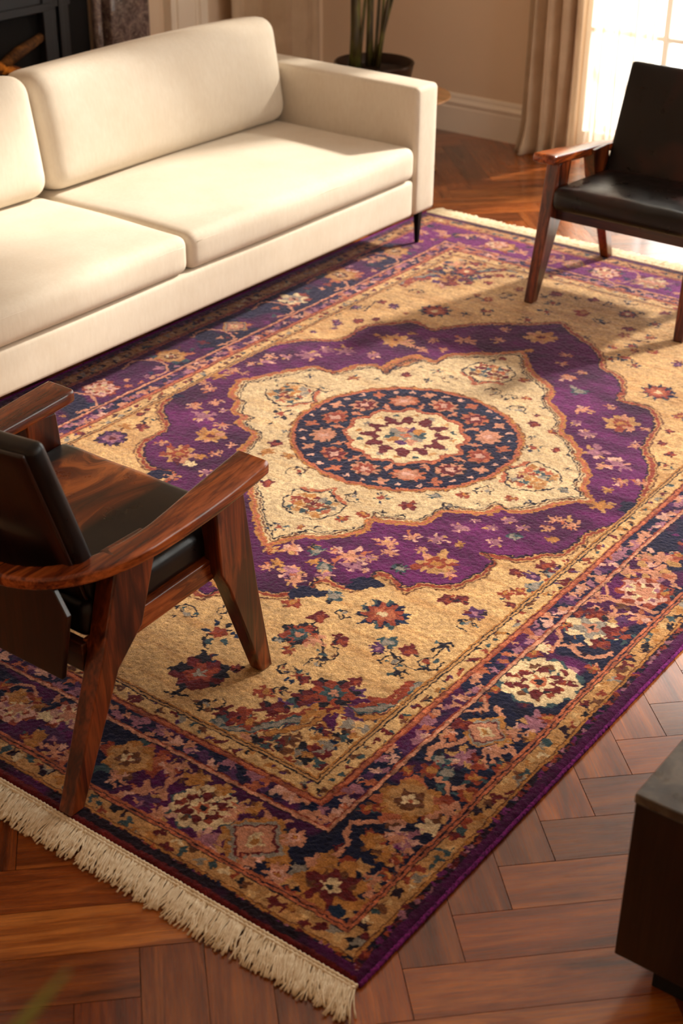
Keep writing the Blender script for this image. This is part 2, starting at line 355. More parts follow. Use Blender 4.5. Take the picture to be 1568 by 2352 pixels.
CREAM_MOTIFS = [(-1.702,1.948,'K',1),(-1.263,2.515,'K',1),(-0.75,1.93,'K',1),(-1.178,1.388,'K',1),(-1.481,2.316,'r',0.9),(-1.611,2.186,'o',1),(-1.629,1.806,'s',1.2),(-1.511,1.625,'r',1.1),(-1.368,1.409,'r',1),(-1.334,1.523,'w',1),(-1.111,1.502,'w',1),(-1.04,1.547,'s',0.9),(-0.949,1.555,'r',1.1),(-0.921,1.649,'t',0.9),(-0.859,1.707,'o',0.9),(-0.934,1.492,'d',0.7),(-1.026,1.426,'o',0.9),(-0.93,2.248,'r',1),(-0.851,2.102,'s',0.9),(-0.896,2.163,'d',0.7),(-1.025,2.314,'w',1),(-1.095,2.38,'w',0.9),(-1.161,2.383,'w',1),(-1.311,2.61,'d',0.7),(-1.132,2.531,'o',0.9),(-1.052,2.413,'o',0.7),(-1.35,2.389,'w',0.9),(-1.396,2.325,'d',0.6),(-1.542,2.225,'d',0.6),(-1.642,2.049,'w',0.9),(-1.426,1.586,'g',0.9),(-1.496,1.566,'g',0.9),(-0.816,1.772,'w',0.9),(-0.682,1.782,'d',0.8),(-1.176,1.222,'s',0.9),(-1.124,1.262,'o',0.6),(-1.091,1.287,'d',0.6),(-1.058,1.371,'o',0.9),(-0.631,1.915,'t',0.8),(-1.549,2.35,'d',0.6),(-1.482,2.402,'d',0.5),(-1.418,2.408,'s',0.6),(-1.287,2.644,'r',0.6),(-0.972,2.382,'d',0.6),(-0.857,2.242,'o',0.7),(-0.781,2.133,'r',0.7),(-0.692,2.042,'d',0.6),(-0.733,1.774,'o',0.8),(-0.797,1.683,'d',0.5),(-0.855,1.628,'w',0.7),(-0.988,1.474,'d',0.6),(-1.693,2.179,'o',0.6),(-1.739,2.1,'d',0.7),(-1.806,2.005,'d',0.6),(-1.616,1.727,'d',0.6),(-1.538,1.713,'t',0.6),(-0.962,2.312,'r',0.5)]
FIELD_MOTIFS = [(-0.677,1.039,'N',1.5),(-0.584,1.197,'r',1),(-0.555,1.218,'r',1),(-0.831,1.031,'t',1.3),(-0.901,0.937,'o',1.2),(-0.8,0.927,'r',1.1),(-0.793,0.832,'R',1.3),(-0.768,0.765,'o',0.9),(-0.695,0.874,'r',1.1),(-0.745,0.831,'p',1),(-0.825,0.786,'t',0.8),(-0.958,0.716,'s',1.6),(-1.085,0.731,'w',1.3),(-1.002,0.812,'w',1),(-0.884,0.557,'D',1.8),(-0.907,0.616,'d',1.2),(-0.822,0.63,'r',0.8),(-0.873,0.461,'d',1.2),(-0.792,0.474,'w',1.1),(-0.593,0.942,'t',1.1),(-0.598,0.906,'m',1),(-0.531,0.942,'r',1.1),(-0.5,0.851,'d',1),(-0.533,0.882,'w',0.9),(-0.475,1.011,'d',1.2),(-0.472,0.929,'w',1),(-0.493,1.186,'m',1.3),(-0.481,1.139,'w',0.9),(-0.764,0.984,'w',0.8),(-0.56,0.76,'r',0.9),(-0.575,0.689,'R',1.5),(-0.62,0.635,'r',1.2),(-0.647,0.557,'r',1.3),(-0.688,0.691,'s',1),(-0.663,0.686,'r',0.8),(-0.704,0.591,'o',1.2),(-0.703,0.468,'r',1.2),(-0.719,0.446,'t',0.9),(-0.664,0.479,'o',1.2),(-0.69,0.803,'w',1),(-0.677,0.762,'w',0.8),(-0.675,0.622,'w',0.6),(-0.861,0.737,'r',0.8),(-0.735,0.696,'w',0.7),(-1.732,2.878,'N',1.4),(-1.622,2.921,'d',0.9),(-1.579,2.998,'s',1),(-1.634,3.104,'o',1),(-1.597,3.194,'w',1.1),(-1.694,3.118,'o',0.8),(-1.593,3.275,'o',0.8),(-1.474,2.908,'r',1),(-1.41,3.015,'s',1),(-1.389,3.132,'s',0.9),(-1.504,3.424,'d',0.6),(-1.453,3.323,'r',1.2),(-1.479,3.272,'d',0.9),(-1.419,3.228,'s',0.9),(-1.375,3.338,'d',0.8),(-1.308,3.36,'r',1),(-1.233,3.358,'w',0.9),(-1.186,3.426,'w',0.8),(-1.133,3.304,'N',0.8),(-1.094,3.349,'d',0.7),(-1.023,3.405,'r',1),(-1.006,3.275,'s',1.1),(-1.188,3.189,'w',1),(-1.275,3.208,'o',1.5),(-1.059,3.177,'r',1),(-1.043,3.108,'o',1),(-0.979,3.037,'s',1),(-1.033,2.982,'o',0.8),(-0.961,3.145,'o',1),(-1.144,3.002,'d',0.8),(-0.947,2.921,'s',1.1),(-0.776,3.003,'r',0.9),(-0.898,3.036,'o',1),(-1.884,2.818,'m',1),(-1.945,2.829,'r',0.8),(-1.993,2.717,'m',0.9),(-2.029,2.917,'g',0.8),(-2.022,2.954,'w',0.8),(-1.906,2.612,'r',0.9),(-1.865,2.672,'r',0.6),(-1.969,2.563,'m',0.9),(-1.896,3.006,'w',0.9),(-1.807,2.79,'o',0.5),(-2.056,2.834,'d',0.6),(-2.069,2.732,'d',0.6),(-1.983,3.031,'o',0.9),(-1.86,3.113,'p',0.8),(-1.866,3.188,'r',0.8),(-1.795,3.211,'r',0.9),(-1.728,3.264,'r',0.8),(-1.98,3.279,'r',1),(-1.872,3.315,'N',1.3),(-1.901,3.259,'d',1),(-1.813,3.394,'d',0.9),(-1.766,3.432,'r',1),(-1.657,3.401,'w',0.7),(-1.951,3.37,'p',1),(-1.893,3.417,'r',1),(-2.024,3.245,'s',1),(-1.966,3.126,'s',0.9),(-1.959,3.197,'t',0.9),(-2.025,3.381,'p',0.8),(-1.863,3.475,'p',0.8),(-1.726,3.463,'s',0.8),(-2.006,2.619,'d',0.5),(-0.722,2.725,'N',1.4),(-0.983,2.882,'s',0.9),(-0.948,3.001,'o',0.8),(-0.887,2.882,'s',1),(-0.772,2.987,'m',1),(-0.581,2.595,'o',1),(-0.557,2.475,'r',0.8),(-0.54,2.379,'r',0.8),(-0.467,2.249,'w',0.9),(-0.486,2.326,'r',0.8),(-0.4,2.073,'m',0.9),(-0.383,2.003,'r',0.6),(-0.406,2.197,'g',1),(-0.463,1.502,'r',1.1),(-0.407,1.557,'r',1.2),(-0.392,1.588,'d',0.8),(-0.408,1.657,'d',0.9),(-0.412,1.455,'o',1.2),(-0.431,1.477,'t',1),(-0.415,1.505,'m',1.2),(-0.395,1.502,'m',0.9),(-0.507,1.427,'r',1),(-0.467,1.439,'m',1),(-0.431,1.396,'t',1.4),(-0.402,1.358,'o',1.1),(-0.406,1.322,'g',1),(-0.456,1.348,'o',1),(-0.477,1.31,'o',1),(-0.44,1.275,'r',0.7),(-0.395,1.187,'o',0.8),(-0.398,1.279,'o',0.8),(-2.067,1.637,'r',1.1),(-2.084,1.742,'d',0.8),(-2.035,1.575,'d',0.7),(-1.994,1.522,'r',0.8),(-1.92,1.452,'r',1),(-1.934,1.513,'w',0.8),(-2.086,1.833,'d',0.7),(-2.027,2.4,'r',1),(-2.027,2.447,'r',0.8),(-2.021,2.346,'r',0.8),(-1.97,2.421,'m',0.6),(-1.953,2.542,'m',0.9),(-1.935,2.5,'m',0.6),(-1.906,2.615,'r',1),(-1.86,2.664,'r',0.7),(-2.031,2.268,'w',0.7),(-2.064,2.196,'d',0.6),(-1.976,2.723,'w',1),(-1.882,2.81,'m',1),(-1.943,1.337,'M',1.3),(-2.074,1.305,'r',1),(-2.042,1.455,'w',1.3),(-1.967,1.423,'g',1),(-1.928,1.462,'r',0.9),(-2.069,1.64,'r',1.1),(-2.083,1.552,'d',0.8),(-2.092,1.471,'s',0.8),(-2.044,1.241,'w',1),(-2.083,1.245,'g',0.8),(-2.071,1.396,'g',0.8),(-2.002,1.559,'r',0.7)]
BORDER_MOTIFS = [(-0.208,1.028,'X',1),(-0.218,1.31,'Y',1),(-0.189,1.547,'Z',1),(-0.226,1.735,'p',2.4),(-0.216,1.651,'p',2.2),(-0.205,1.4,'p',1.8),(-0.171,1.392,'v',1.2),(-0.14,1.436,'p',1.5),(-0.285,1.353,'r',1.6),(-0.239,1.375,'r',1.8),(-0.161,1.327,'r',2),(-0.169,1.262,'r',1.6),(-0.127,1.326,'s',1.5),(-0.281,1.461,'p',1.2),(-0.274,1.621,'p',1.7),(-0.27,1.717,'p',1.3),(-0.278,1.159,'c',1.4),(-0.286,1.122,'o',1.2),(-0.28,1.276,'o',1.2),(-0.137,1.572,'o',1.5),(-0.133,1.158,'o',1.2),(-0.196,1.774,'o',1.4),(-0.208,0.785,'Q',1),(-0.212,0.482,'W',1),(-0.129,0.877,'m',2),(-0.157,0.824,'p',1.3),(-0.114,0.826,'g',1.2),(-0.121,0.91,'o',1.2),(-0.236,0.633,'t',1.7),(-0.231,0.589,'o',1.6),(-0.201,0.602,'t',1.5),(-0.201,0.675,'m',1.8),(-0.157,0.67,'s',1.6),(-0.179,0.687,'r',1),(-0.146,0.732,'p',1.4),(-0.109,0.696,'o',1.5),(-0.12,0.57,'o',1.7),(-0.142,0.628,'o',1.5),(-0.279,0.731,'p',1.2),(-0.276,0.559,'o',1.3),(-0.287,0.879,'o',1),(-0.133,0.498,'p',1.8),(-0.268,0.771,'r',1.6),(-0.277,0.932,'o',1.2),(-0.193,0.171,'V',1),(-0.336,0.238,'f',1.2),(-0.205,0.337,'o',1.8),(-0.201,0.324,'g',1.6),(-0.148,0.368,'m',2),(-0.163,0.365,'p',1.2),(-0.136,0.433,'c',1.4),(-0.131,0.242,'p',1.3),(-0.121,0.266,'o',1),(-0.158,0.302,'g',1.4),(-0.127,0.318,'o',1.2),(-0.269,0.402,'o',1.2),(-0.252,0.419,'o',0.8),(-0.4,0.183,'Q',1.3),(-0.553,0.192,'X',0.75),(-0.301,0.135,'f',1.4),(-0.338,0.236,'f',1.2),(-0.794,0.218,'W',0.9),(-0.681,0.156,'p',1.8),(-0.616,0.121,'p',1.6),(-0.626,0.256,'g',1.8),(-0.473,0.123,'m',1.8),(-0.703,0.251,'p',1.2),(-0.676,0.271,'p',0.8),(-0.463,0.255,'g',1.3),(-0.487,0.242,'p',1.2),(-0.486,0.209,'p',1),(-0.371,0.127,'p',1.3),(-0.764,0.151,'p',1.3),(-0.659,0.133,'v',1.4),(-0.556,0.263,'g',1.2),(-1.126,0.193,'Z',0.8),(-1.011,0.245,'Z',0.7),(-0.986,0.186,'v',2),(-0.946,0.133,'p',1.4),(-0.913,0.155,'o',1.3),(-1.011,0.128,'g',1.6),(-1.012,0.155,'g',1),(-1.035,0.13,'o',1),(-1.163,0.222,'g',1.4),(-1.092,0.227,'g',1),(-1.055,0.208,'c',1),(-1.117,0.24,'o',0.9),(-0.901,0.131,'p',1.5),(-1.22,0.237,'o',1.5),(-1.943,3.678,'Z',0.7),(-2.105,3.7,'p',1.6),(-2.135,3.657,'d',1.4),(-1.809,3.658,'p',1.6),(-1.662,3.667,'p',1.6),(-1.584,3.66,'p',1.4),(-1.416,3.658,'Z',0.9),(-1.472,3.647,'d',1.3),(-1.238,3.666,'p',2),(-1.274,3.638,'d',1.2),(-1.19,3.671,'p',1.8),(-1.132,3.653,'d',1.3),(-2.311,3.71,'d',1.2),(-2.291,3.609,'p',1.5),(-2.188,3.577,'d',1),(-2.043,3.729,'p',1.2),(-1.357,3.703,'d',1.2),(-2.246,3.207,'p',1.8),(-2.253,2.965,'W',1),(-2.188,3.287,'p',1),(-2.298,3.166,'p',1.4),(-1.729,3.615,'p',1.2),(-2.198,3.645,'p',1.1)]
BRACKET = [(-0.729,0.429),(-0.693,0.429),(-0.648,0.459),(-0.619,0.495),(-0.6,0.528),(-0.58,0.561),(-0.565,0.578),(-0.552,0.644),(-0.531,0.67),(-0.485,0.676),(-0.448,0.719),(-0.439,0.754),(-0.434,0.797),(-0.433,0.837)]
BRACKET_RED = [(-0.49,0.715),(-0.461,0.738),(-0.443,0.752),(-0.437,0.785),(-0.453,0.832)]
FIELD_VINES = [[(-0.584,0.938),(-0.547,0.902),(-0.513,0.887),(-0.473,0.887),(-0.459,0.908),(-0.477,0.935),(-0.471,0.961),(-0.472,1.024)],
[(-0.795,0.92),(-0.796,0.885),(-0.77,0.883),(-0.739,0.851),(-0.706,0.823),(-0.68,0.79),(-0.679,0.76)],
[(-0.94,0.643),(-0.974,0.682),(-0.958,0.716),(-0.937,0.744)],
[(-1.133,0.74),(-1.085,0.731),(-1.049,0.736)],
[(-1.009,0.79),(-0.995,0.812),(-0.985,0.831)],
[(-0.721,0.717),(-0.685,0.694),(-0.66,0.663)],
[(-0.68,0.628),(-0.664,0.611)],
[(-0.783,0.443),(-0.805,0.475),(-0.79,0.486),(-0.782,0.463)],
[(-0.488,1.132),(-0.473,1.145),(-0.455,1.136)],
[(-0.802,0.892),(-0.82,0.867)],
[(-1.703,3.05),(-1.681,3.097),(-1.621,3.084)],
[(-1.605,3.157),(-1.558,3.164)],
[(-1.945,2.711),(-1.966,2.813),(-1.959,2.849)],
[(-1.61,3.032),(-1.567,2.963),(-1.541,2.97)],
[(-1.212,3.199),(-1.157,3.157)],
[(-1.003,3.085),(-0.941,3.107)]]
BORDER_VINES = [[(-0.301,0.746),(-0.267,0.699),(-0.278,0.656),(-0.26,0.62)],
[(-0.278,0.656),(-0.225,0.731),(-0.252,0.783)],
[(-0.214,0.573),(-0.177,0.574),(-0.149,0.539),(-0.11,0.515)],
[(-0.176,0.729),(-0.159,0.692),(-0.131,0.665)],
[(-0.299,0.898),(-0.248,0.86),(-0.291,0.816)],
[(-0.236,0.886),(-0.21,0.857)],
[(-0.144,0.773),(-0.11,0.759)],
[(-0.259,0.221),(-0.238,0.258),(-0.251,0.298),(-0.27,0.331),(-0.263,0.353),(-0.22,0.391),(-0.196,0.413)],
[(-0.188,0.406),(-0.193,0.433)],
[(-0.19,0.328),(-0.171,0.309),(-0.143,0.322),(-0.124,0.353)],
[(-0.136,0.311),(-0.114,0.295)],
[(-0.127,0.152),(-0.121,0.123),(-0.151,0.112),(-0.167,0.133)],
[(-0.722,0.231),(-0.696,0.257),(-0.671,0.216),(-0.656,0.181),(-0.635,0.163)],
[(-0.668,0.212),(-0.656,0.24),(-0.643,0.261),(-0.609,0.269)],
[(-0.738,0.107),(-0.711,0.122),(-0.699,0.148),(-0.698,0.161)],
[(-0.493,0.107),(-0.491,0.13),(-0.464,0.139),(-0.439,0.106)],
[(-0.433,0.261),(-0.407,0.248),(-0.377,0.276)],
[(-0.407,0.248),(-0.393,0.231)],
[(-0.294,1.388),(-0.28,1.426),(-0.239,1.458),(-0.199,1.467),(-0.121,1.478)],
[(-0.294,1.265),(-0.263,1.222),(-0.25,1.175),(-0.284,1.154)],
[(-0.245,1.191),(-0.201,1.231)],
[(-0.213,1.203),(-0.177,1.186),(-0.131,1.221),(-0.118,1.244)],
[(-0.286,1.515),(-0.246,1.459)],
[(-0.191,1.67),(-0.166,1.674),(-0.14,1.628),(-0.118,1.63)],
[(-0.135,1.18),(-0.11,1.145)],
[(-1.209,0.24),(-1.182,0.266),(-1.161,0.273),(-1.133,0.257),(-1.12,0.234),(-1.126,0.222)],
[(-1.18,0.201),(-1.173,0.226),(-1.156,0.239)],
[(-1.015,0.107),(-1.01,0.137),(-1.012,0.155),(-0.975,0.122)],
[(-1.094,0.226),(-1.079,0.205),(-1.057,0.21)]]

# ------------------------------------------------------------------ the rug
RW, RL = 2.434, 3.868
CX, CY = -1.215, 1.935
def build_rug():
    root = thing('area_rug', 'large Persian style rug with purple medallion, cream field and fringed ends', 'rug', (0,0,0))
    step = .0026
    nx, ny = int(RW/step)+1, int(RL/step)+1
    gx = np.linspace(-RW, 0, nx); gy = np.linspace(0, RL, ny)
    X, Y = np.meshgrid(gx, gy)                      # rows = y
    def vnoise(cell, seed, sx=1., sy=1.):
        r = np.random.RandomState(seed)
        mx, my = int(RW/(cell*sx))+4, int(RL/(cell*sy))+4
        g = r.rand(my, mx)
        fx = (gx+RW)/(cell*sx); fy = gy/(cell*sy)
        ix = fx.astype(int); iy = fy.astype(int)
        tx = fx-ix; ty = fy-iy; tx = tx*tx*(3-2*tx); ty = ty*ty*(3-2*ty)
        a = g[np.ix_(iy, ix)]*(1-tx)+g[np.ix_(iy, ix+1)]*tx
        b = g[np.ix_(iy+1, ix)]*(1-tx)+g[np.ix_(iy+1, ix+1)]*tx
        return a*(1-ty)[:, None]+b*ty[:, None]
    def fb(cell, seed, sx=1., sy=1., o=3):
        s = 0; t = 0
        for k in range(o): s = s+vnoise(cell/2**k, seed+k*17, sx, sy)*.6**k; t += .6**k
        return s/t
    wx = (fb(.035, 1)-.5)*.018 + (vnoise(.009, 5)-.5)*.011
    wy = (fb(.035, 2)-.5)*.018 + (vnoise(.009, 6)-.5)*.011
    WX, WY = X+wx, Y+wy
    C = dict(cream=(222,180,122), cream2=(200,150,92), ivory=(230,202,156), purple=(80,13,70), purple2=(108,30,96), aub=(36,8,28),
             navy=(11,19,48), navy2=(18,42,70), rust=(150,64,36), red=(104,28,26), peach=(206,142,110), mauve=(164,108,124), teal=(58,82,86),
             gold=(186,126,60), grey=(150,140,126), violet=(86,46,90), orange=(186,104,68), dark=(26,24,30), brown=(110,66,34), blush=(222,170,150))
    C = {k: np.array(lin(v)) for k, v in C.items()}
    img = np.zeros((ny, nx, 3)); img[:] = C['cream']
    # abrash: long streaks of slightly darker wool across the field
    ab = fb(.05, 31, 4., .6, 4)
    k = np.clip((ab-.46)*4, 0, 1)[..., None]*.75
    img = img*(1-k)+C['cream2']*k
    def put(mask, col, a=1.):
        c = C[col] if isinstance(col, str) else col
        img[mask] = img[mask]*(1-a)+c*a
    def inpoly(poly, XX, YY):
        ins = np.zeros(XX.shape, bool); n = len(poly)
        for i in range(n):
            x1, y1 = poly[i]; x2, y2 = poly[(i+1) % n]
            if y1 == y2: continue
            c = ((y1 > YY) != (y2 > YY))
            ins ^= c & (XX < (x2-x1)*(YY-y1)/(y2-y1)+x1)
        return ins
    def win(x0, x1, y0, y1):
        i0 = max(0, int((x0+RW)/step)-1); i1 = min(nx, int((x1+RW)/step)+2); j0 = max(0, int(y0/step)-1); j1 = min(ny, int(y1/step)+2)
        return slice(j0, max(j0, j1)), slice(i0, max(i0, i1))
    def seg(pts, w, col, warp=True, dash=0):
        for (ax, ay), (bx, by) in zip(pts, pts[1:]):
            m = w+.02; s = win(min(ax, bx)-m, max(ax, bx)+m, min(ay, by)-m, max(ay, by)+m)
            x, y = (WX[s], WY[s]) if warp else (X[s], Y[s])
            dx, dy = bx-ax, by-ay; L = dx*dx+dy*dy+1e-12
            t = np.clip(((x-ax)*dx+(y-ay)*dy)/L, 0, 1)
            d = np.hypot(x-ax-t*dx, y-ay-t*dy)
            img[s][d < w] = C[col]
    def smooth(pts, n=4, closed=False):
        out = []; m = len(pts); rng_ = range(m if closed else m-1)
        for i in rng_:
            p0 = pts[(i-1) % m] if (closed or i > 0) else pts[i]; p1 = pts[i]; p2 = pts[(i+1) % m]; p3 = pts[(i+2) % m] if (closed or i+2 < m) else p2
            for q in range(n):
                t = q/n
                out.append(tuple(.5*((2*p1[a])+(-p0[a]+p2[a])*t+(2*p0[a]-5*p1[a]+4*p2[a]-p3[a])*t*t+(-p0[a]+3*p1[a]-3*p2[a]+p3[a])*t**3) for a in (0, 1)))
        if not closed: out.append(tuple(pts[-1]))
        return out
    def blob(cx, cy, r, col, lob=0, amp=0., rot=0., sq=1., sang=0.):
        s = win(cx-r*1.6-.02, cx+r*1.6+.02, cy-r*1.6-.02, cy+r*1.6+.02)
        x, y = WX[s]-cx, WY[s]-cy
        c, q = math.cos(sang), math.sin(sang)
        u = x*c+y*q; v = (-x*q+y*c)/sq
        rr = np.hypot(u, v); th = np.arctan2(v, u)
        lim = r*(1+amp*np.cos(lob*th+rot)) if lob else r
        img[s][rr < lim] = C[col]
    def diam(cx, cy, r, col, jag=0.):
        s = win(cx-r*1.5, cx+r*1.5, cy-r*1.5, cy+r*1.5)
        x, y = WX[s]-cx, WY[s]-cy
        d = (np.abs(x)+np.abs(y))/1.25
        if jag: d = d+jag*r*np.abs(np.sin((x-y)/r*7))*.5+jag*r*np.abs(np.sin((x+y)/r*7))*.5
        img[s][d < r] = C[col]
    R_ = random.Random(5)
    def leafy(cx, cy, r, cols, n=4, spread=1.3):
        a0 = R_.random()*6.28
        for k in range(n):
            a = a0+k*6.28/n+R_.uniform(-.4, .4); d = r*spread*R_.uniform(.7, 1.1)
            blob(cx+d*math.cos(a), cy+d*math.sin(a), r*R_.uniform(.38, .6), R_.choice(cols), 3, .22, R_.random()*6, .6, a)
    def flower(cx, cy, r, outer, mid, core, n=8, edge=None):
        if edge: blob(cx, cy, r*1.12, edge, n, .2, R_.random()*6)
        blob(cx, cy, r, outer, n, .22, R_.random()*6)
        blob(cx, cy, r*.62, mid, n, .2, R_.random()*6)
        blob(cx, cy, r*.28, core, 5, .15)
    def stamp(x, y, k, s, ground='cream'):
        u = (.0165 if ground == 'cream' else .0175 if ground == 'purple' else .0115)*s
        if k == 'r': blob(x, y, u*1.25, 'red', 4, .25, R_.random()*6); blob(x+u*.3, y, u*.6, 'rust'); leafy(x, y, u*.95, ['red','rust','dark'], 3)
        elif k == 'o': blob(x, y, u*1.2, 'rust', 5, .25, R_.random()*6); blob(x, y+u*.3, u*.6, 'gold'); leafy(x, y, u, ['brown','rust','teal'], 3)
        elif k == 'd':
            leafy(x, y, u*1.05, ['navy2','dark','teal'], 4, 1.1); blob(x, y, u*.6, 'dark', 3, .3)
        elif k == 't': blob(x, y, u*1.3, 'teal', 4, .25, R_.random()*6, .7, R_.random()*3); blob(x, y, u*.7, 'grey', 3, .2); leafy(x, y, u, ['teal','dark','grey'], 3)
        elif k == 's': leafy(x, y, u*1.1, ['teal','navy2','dark'], 6, 1.5); blob(x, y, u*.8, 'rust', 5, .2)
        elif k == 'm':
            if ground == 'cream': blob(x, y, u*1.2, 'violet', 5, .25, R_.random()*6); leafy(x, y, u, ['aub','violet','red'], 4); blob(x, y, u*.45, 'mauve')
            else: blob(x, y, u*1.3, 'mauve', 5, .35, R_.random()*6, .8, R_.random()*3); leafy(x, y, u*1.2, ['mauve','peach','cream2','blush'], 6, 1.4)
        elif k == 'M': flower(x, y, u*2, 'violet', 'mauve', 'red', 7, 'aub')
        elif k == 'w':
            a0 = R_.random()*6.28; pts = [(x+u*(.4+.42*q)*math.cos(a0+q*1.0), y+u*(.4+.42*q)*math.sin(a0+q*1.0)) for q in range(6)]
            seg(smooth(pts), .0028, 'dark'); blob(x, y, u*.5, R_.choice(['rust','grey','teal'])); leafy(x, y, u*.9, ['dark','teal','brown'], 3, 1.8)
        elif k == 'p': blob(x, y, u*1.15, 'peach', 5, .42, R_.random()*6, .8, R_.random()*3); leafy(x, y, u*1.2, ['peach','cream2','peach','orange','blush'], 6, 1.4)
        elif k == 'g': blob(x, y, u*1.25, 'gold', 5, .3, R_.random()*6); leafy(x, y, u*1.1, ['gold','cream2','brown'], 4)
        elif k == 'c': blob(x, y, u*1.4, 'ivory', 5, .25, R_.random()*6); leafy(x, y, u, ['blush','ivory'], 3)
        elif k == 'v': blob(x, y, u*1.4, 'violet', 5, .3, R_.random()*6); leafy(x, y, u*1.1, ['violet','mauve','purple2'], 4)
        elif k == 'G': flower(x, y, u*2.1, 'cream2', 'gold', 'red', 8); leafy(x, y, u*1.6, ['peach','gold','cream2'], 5, 1.4)
        elif k == 'R': 
            if ground == 'cream': flower(x, y, u*1.9, 'rust', 'teal', 'peach', 6, 'dark'); leafy(x, y, u*1.3, ['dark','red','teal'], 4, 1.5)
            else: flower(x, y, u*1.9, 'cream2', 'rust', 'gold', 7); leafy(x, y, u*1.6, ['peach','rust','cream2','red'], 6, 1.35)
        elif k == 'N':
            for q in range(10):
                a = q*.628; blob(x+u*2.1*math.cos(a), y+u*2.1*math.sin(a), u*.75, R_.choice(['navy','navy2','teal']), 3, .2, 0, .6, a)
            flower(x, y, u*1.9, 'rust', 'orange', 'ivory', 9, 'navy')
        elif k == 'D': flower(x, y, u*1.9, 'red', 'rust', 'grey', 5, 'dark'); leafy(x, y, u*1.4, ['red','dark','teal','red'], 5, 1.4)
        elif k == 't2': pass
        elif k == 'K':                                    # palmette at the corners of the medallion
            a = math.atan2(y-CY, x-CX)
            ca, sa = math.cos(a), math.sin(a)
            for q in range(-3, 4):
                for w_ in range(4):
                    d = (w_-1.3)*.028; e = q*.021*(1-.13*abs(w_-1))
                    blob(x+d*ca-e*sa, y+d*sa+e*ca, .0125, R_.choice(['rust','teal','gold','brown','grey','orange','gold','cream2','red']), 4, .3, R_.random()*6)
            for sgn in (-1, 1):
                pts = [(x+d*ca-e*sgn*sa, y+d*sa+e*sgn*ca) for d, e in ((-.10,.0),(-.06,.04),(-.05,.085),(-.01,.09),(.05,.07),(.085,.02))]
                seg(smooth(pts), .003, 'dark')
                pts = [(x+d*ca-e*sgn*sa, y+d*sa+e*sgn*ca) for d, e in ((-.12,.0),(-.075,.035),(-.062,.08))]
                seg(smooth(pts), .006, 'orange')
        elif k == 'f': flower(x, y, u*1.7, 'peach', 'blush', 'rust', 6); blob(x, y, u*.35, 'gold')
        elif k == 'X':                                     # large cream rosette of the border
            blob(x, y, .100*s, 'teal', 8, .08); blob(x, y, .094*s, 'ivory', 12, .07); 
            for q in range(22):
                a = q*.571; d = .04+.035*((q*7) % 5)/4
                blob(x+d*s*math.cos(a), y+d*s*math.sin(a), .011*s, ['dark','rust','red','teal','brown'][q % 5], 3, .25, q)
            blob(x, y, .052*s, 'red', 6, .25, 1.); blob(x, y, .036*s, 'ivory', 8, .2); blob(x, y, .022*s, 'orange', 5, .2); blob(x, y, .011*s, 'dark')
        elif k == 'Y':
            leafy(x, y, .055*s, ['red','rust','navy2','peach','gold'], 9, 1.05); blob(x, y, .06*s, 'ivory', 6, .25, .4); blob(x, y, .04*s, 'grey', 5, .25); blob(x, y, .022*s, 'peach', 4, .2); blob(x, y, .01*s, 'dark')
        elif k == 'Z':
            blob(x, y, .072*s, 'rust', 7, .1); blob(x, y, .062*s, 'blush', 9, .12); blob(x, y, .042*s, 'ivory', 7, .15); blob(x, y, .028*s, 'peach', 5, .3)
            for q in range(8): blob(x+.04*s*math.cos(q*.8), y+.04*s*math.sin(q*.8), .009*s, ['rust','mauve','red'][q % 3], 3, .3)
        elif k == 'W':
            leafy(x, y, .06*s, ['rust','orange','brown','teal'], 8, 1.05); blob(x, y, .062*s, 'gold', 6, .12); blob(x, y, .05*s, 'cream2', 8, .1); blob(x, y, .03*s, 'brown', 5, .2); blob(x-.005, y, .016*s, 'ivory', 4, .3); blob(x, y, .007*s, 'orange')
        elif k == 'Q':
            diam(x, y, .056*s, 'gold'); diam(x, y, .047*s, 'grey'); diam(x, y, .039*s, 'red'); diam(x, y, .034*s, 'peach'); blob(x, y, .016*s, 'ivory', 4, .2); blob(x, y, .008*s, 'gold')
        elif k == 'V':
            for q in range(14):
                a = q*.449; blob(x+.082*math.cos(a), y+.082*math.sin(a), .017, ['gold','peach','grey','cream2','rust'][q % 5], 4, .25, q)
            flower(x, y, .072, 'gold', 'brown', 'ivory', 7); blob(x, y, .046, 'red', 6, .35); blob(x, y, .02, 'ivory', 6, .2); blob(x, y, .01, 'dark')
            blob(x+.05, y-.05, .022, 'navy2'); blob(x-.04, y+.05, .02, 'gold', 5, .3)
    # --- field marks
    for v in FIELD_VINES: seg(smooth(v), .0032, 'dark')
    def place(L, ground):
        for x, y, k, s in L: stamp(x, y, k, s, ground)
    # corner spandrels, the traced near one mirrored to the other three
    B = [(-x, y) for x, y in BRACKET]; BR = [(-x, y) for x, y in BRACKET_RED]
    for mx_, my_ in ((0,0),(1,0),(0,1),(1,1)):
        T = lambda p: ((-p[0] if not mx_ else -RW+p[0]), (p[1] if not my_ else RL-p[1]))
        poly = [(.425,.425)]+[(p[0], p[1]) for p in B]
        s = slice(None)
        fill = [T(q) for q in ((lambda r, n=150: [(.43+r.random()*.52, .43+r.random()*.62) for _ in range(n*5)])(R_))]
        inside = np.array(fill); pt = [T(p) for p in poly]
        ok = inpoly(pt, inside[:, 0], inside[:, 1])
        for (x, y), g in zip(fill, ok):
            if g: blob(x, y, R_.uniform(.008, .017), R_.choice(['red','rust','navy2','teal','gold','red','brown','dark','peach','grey']), 4, .3, R_.random()*6, .75, R_.random()*3)
        bt = [T(p) for p in B]
        seg(smooth(bt), .011, 'teal'); seg(smooth(bt), .006, 'grey'); 
        off = [T((p[0]+.022, p[1]+.0)) for p in B[2:]]
        seg(smooth(off), .007, 'rust'); seg(smooth([T(p) for p in BR]), .011, 'rust')
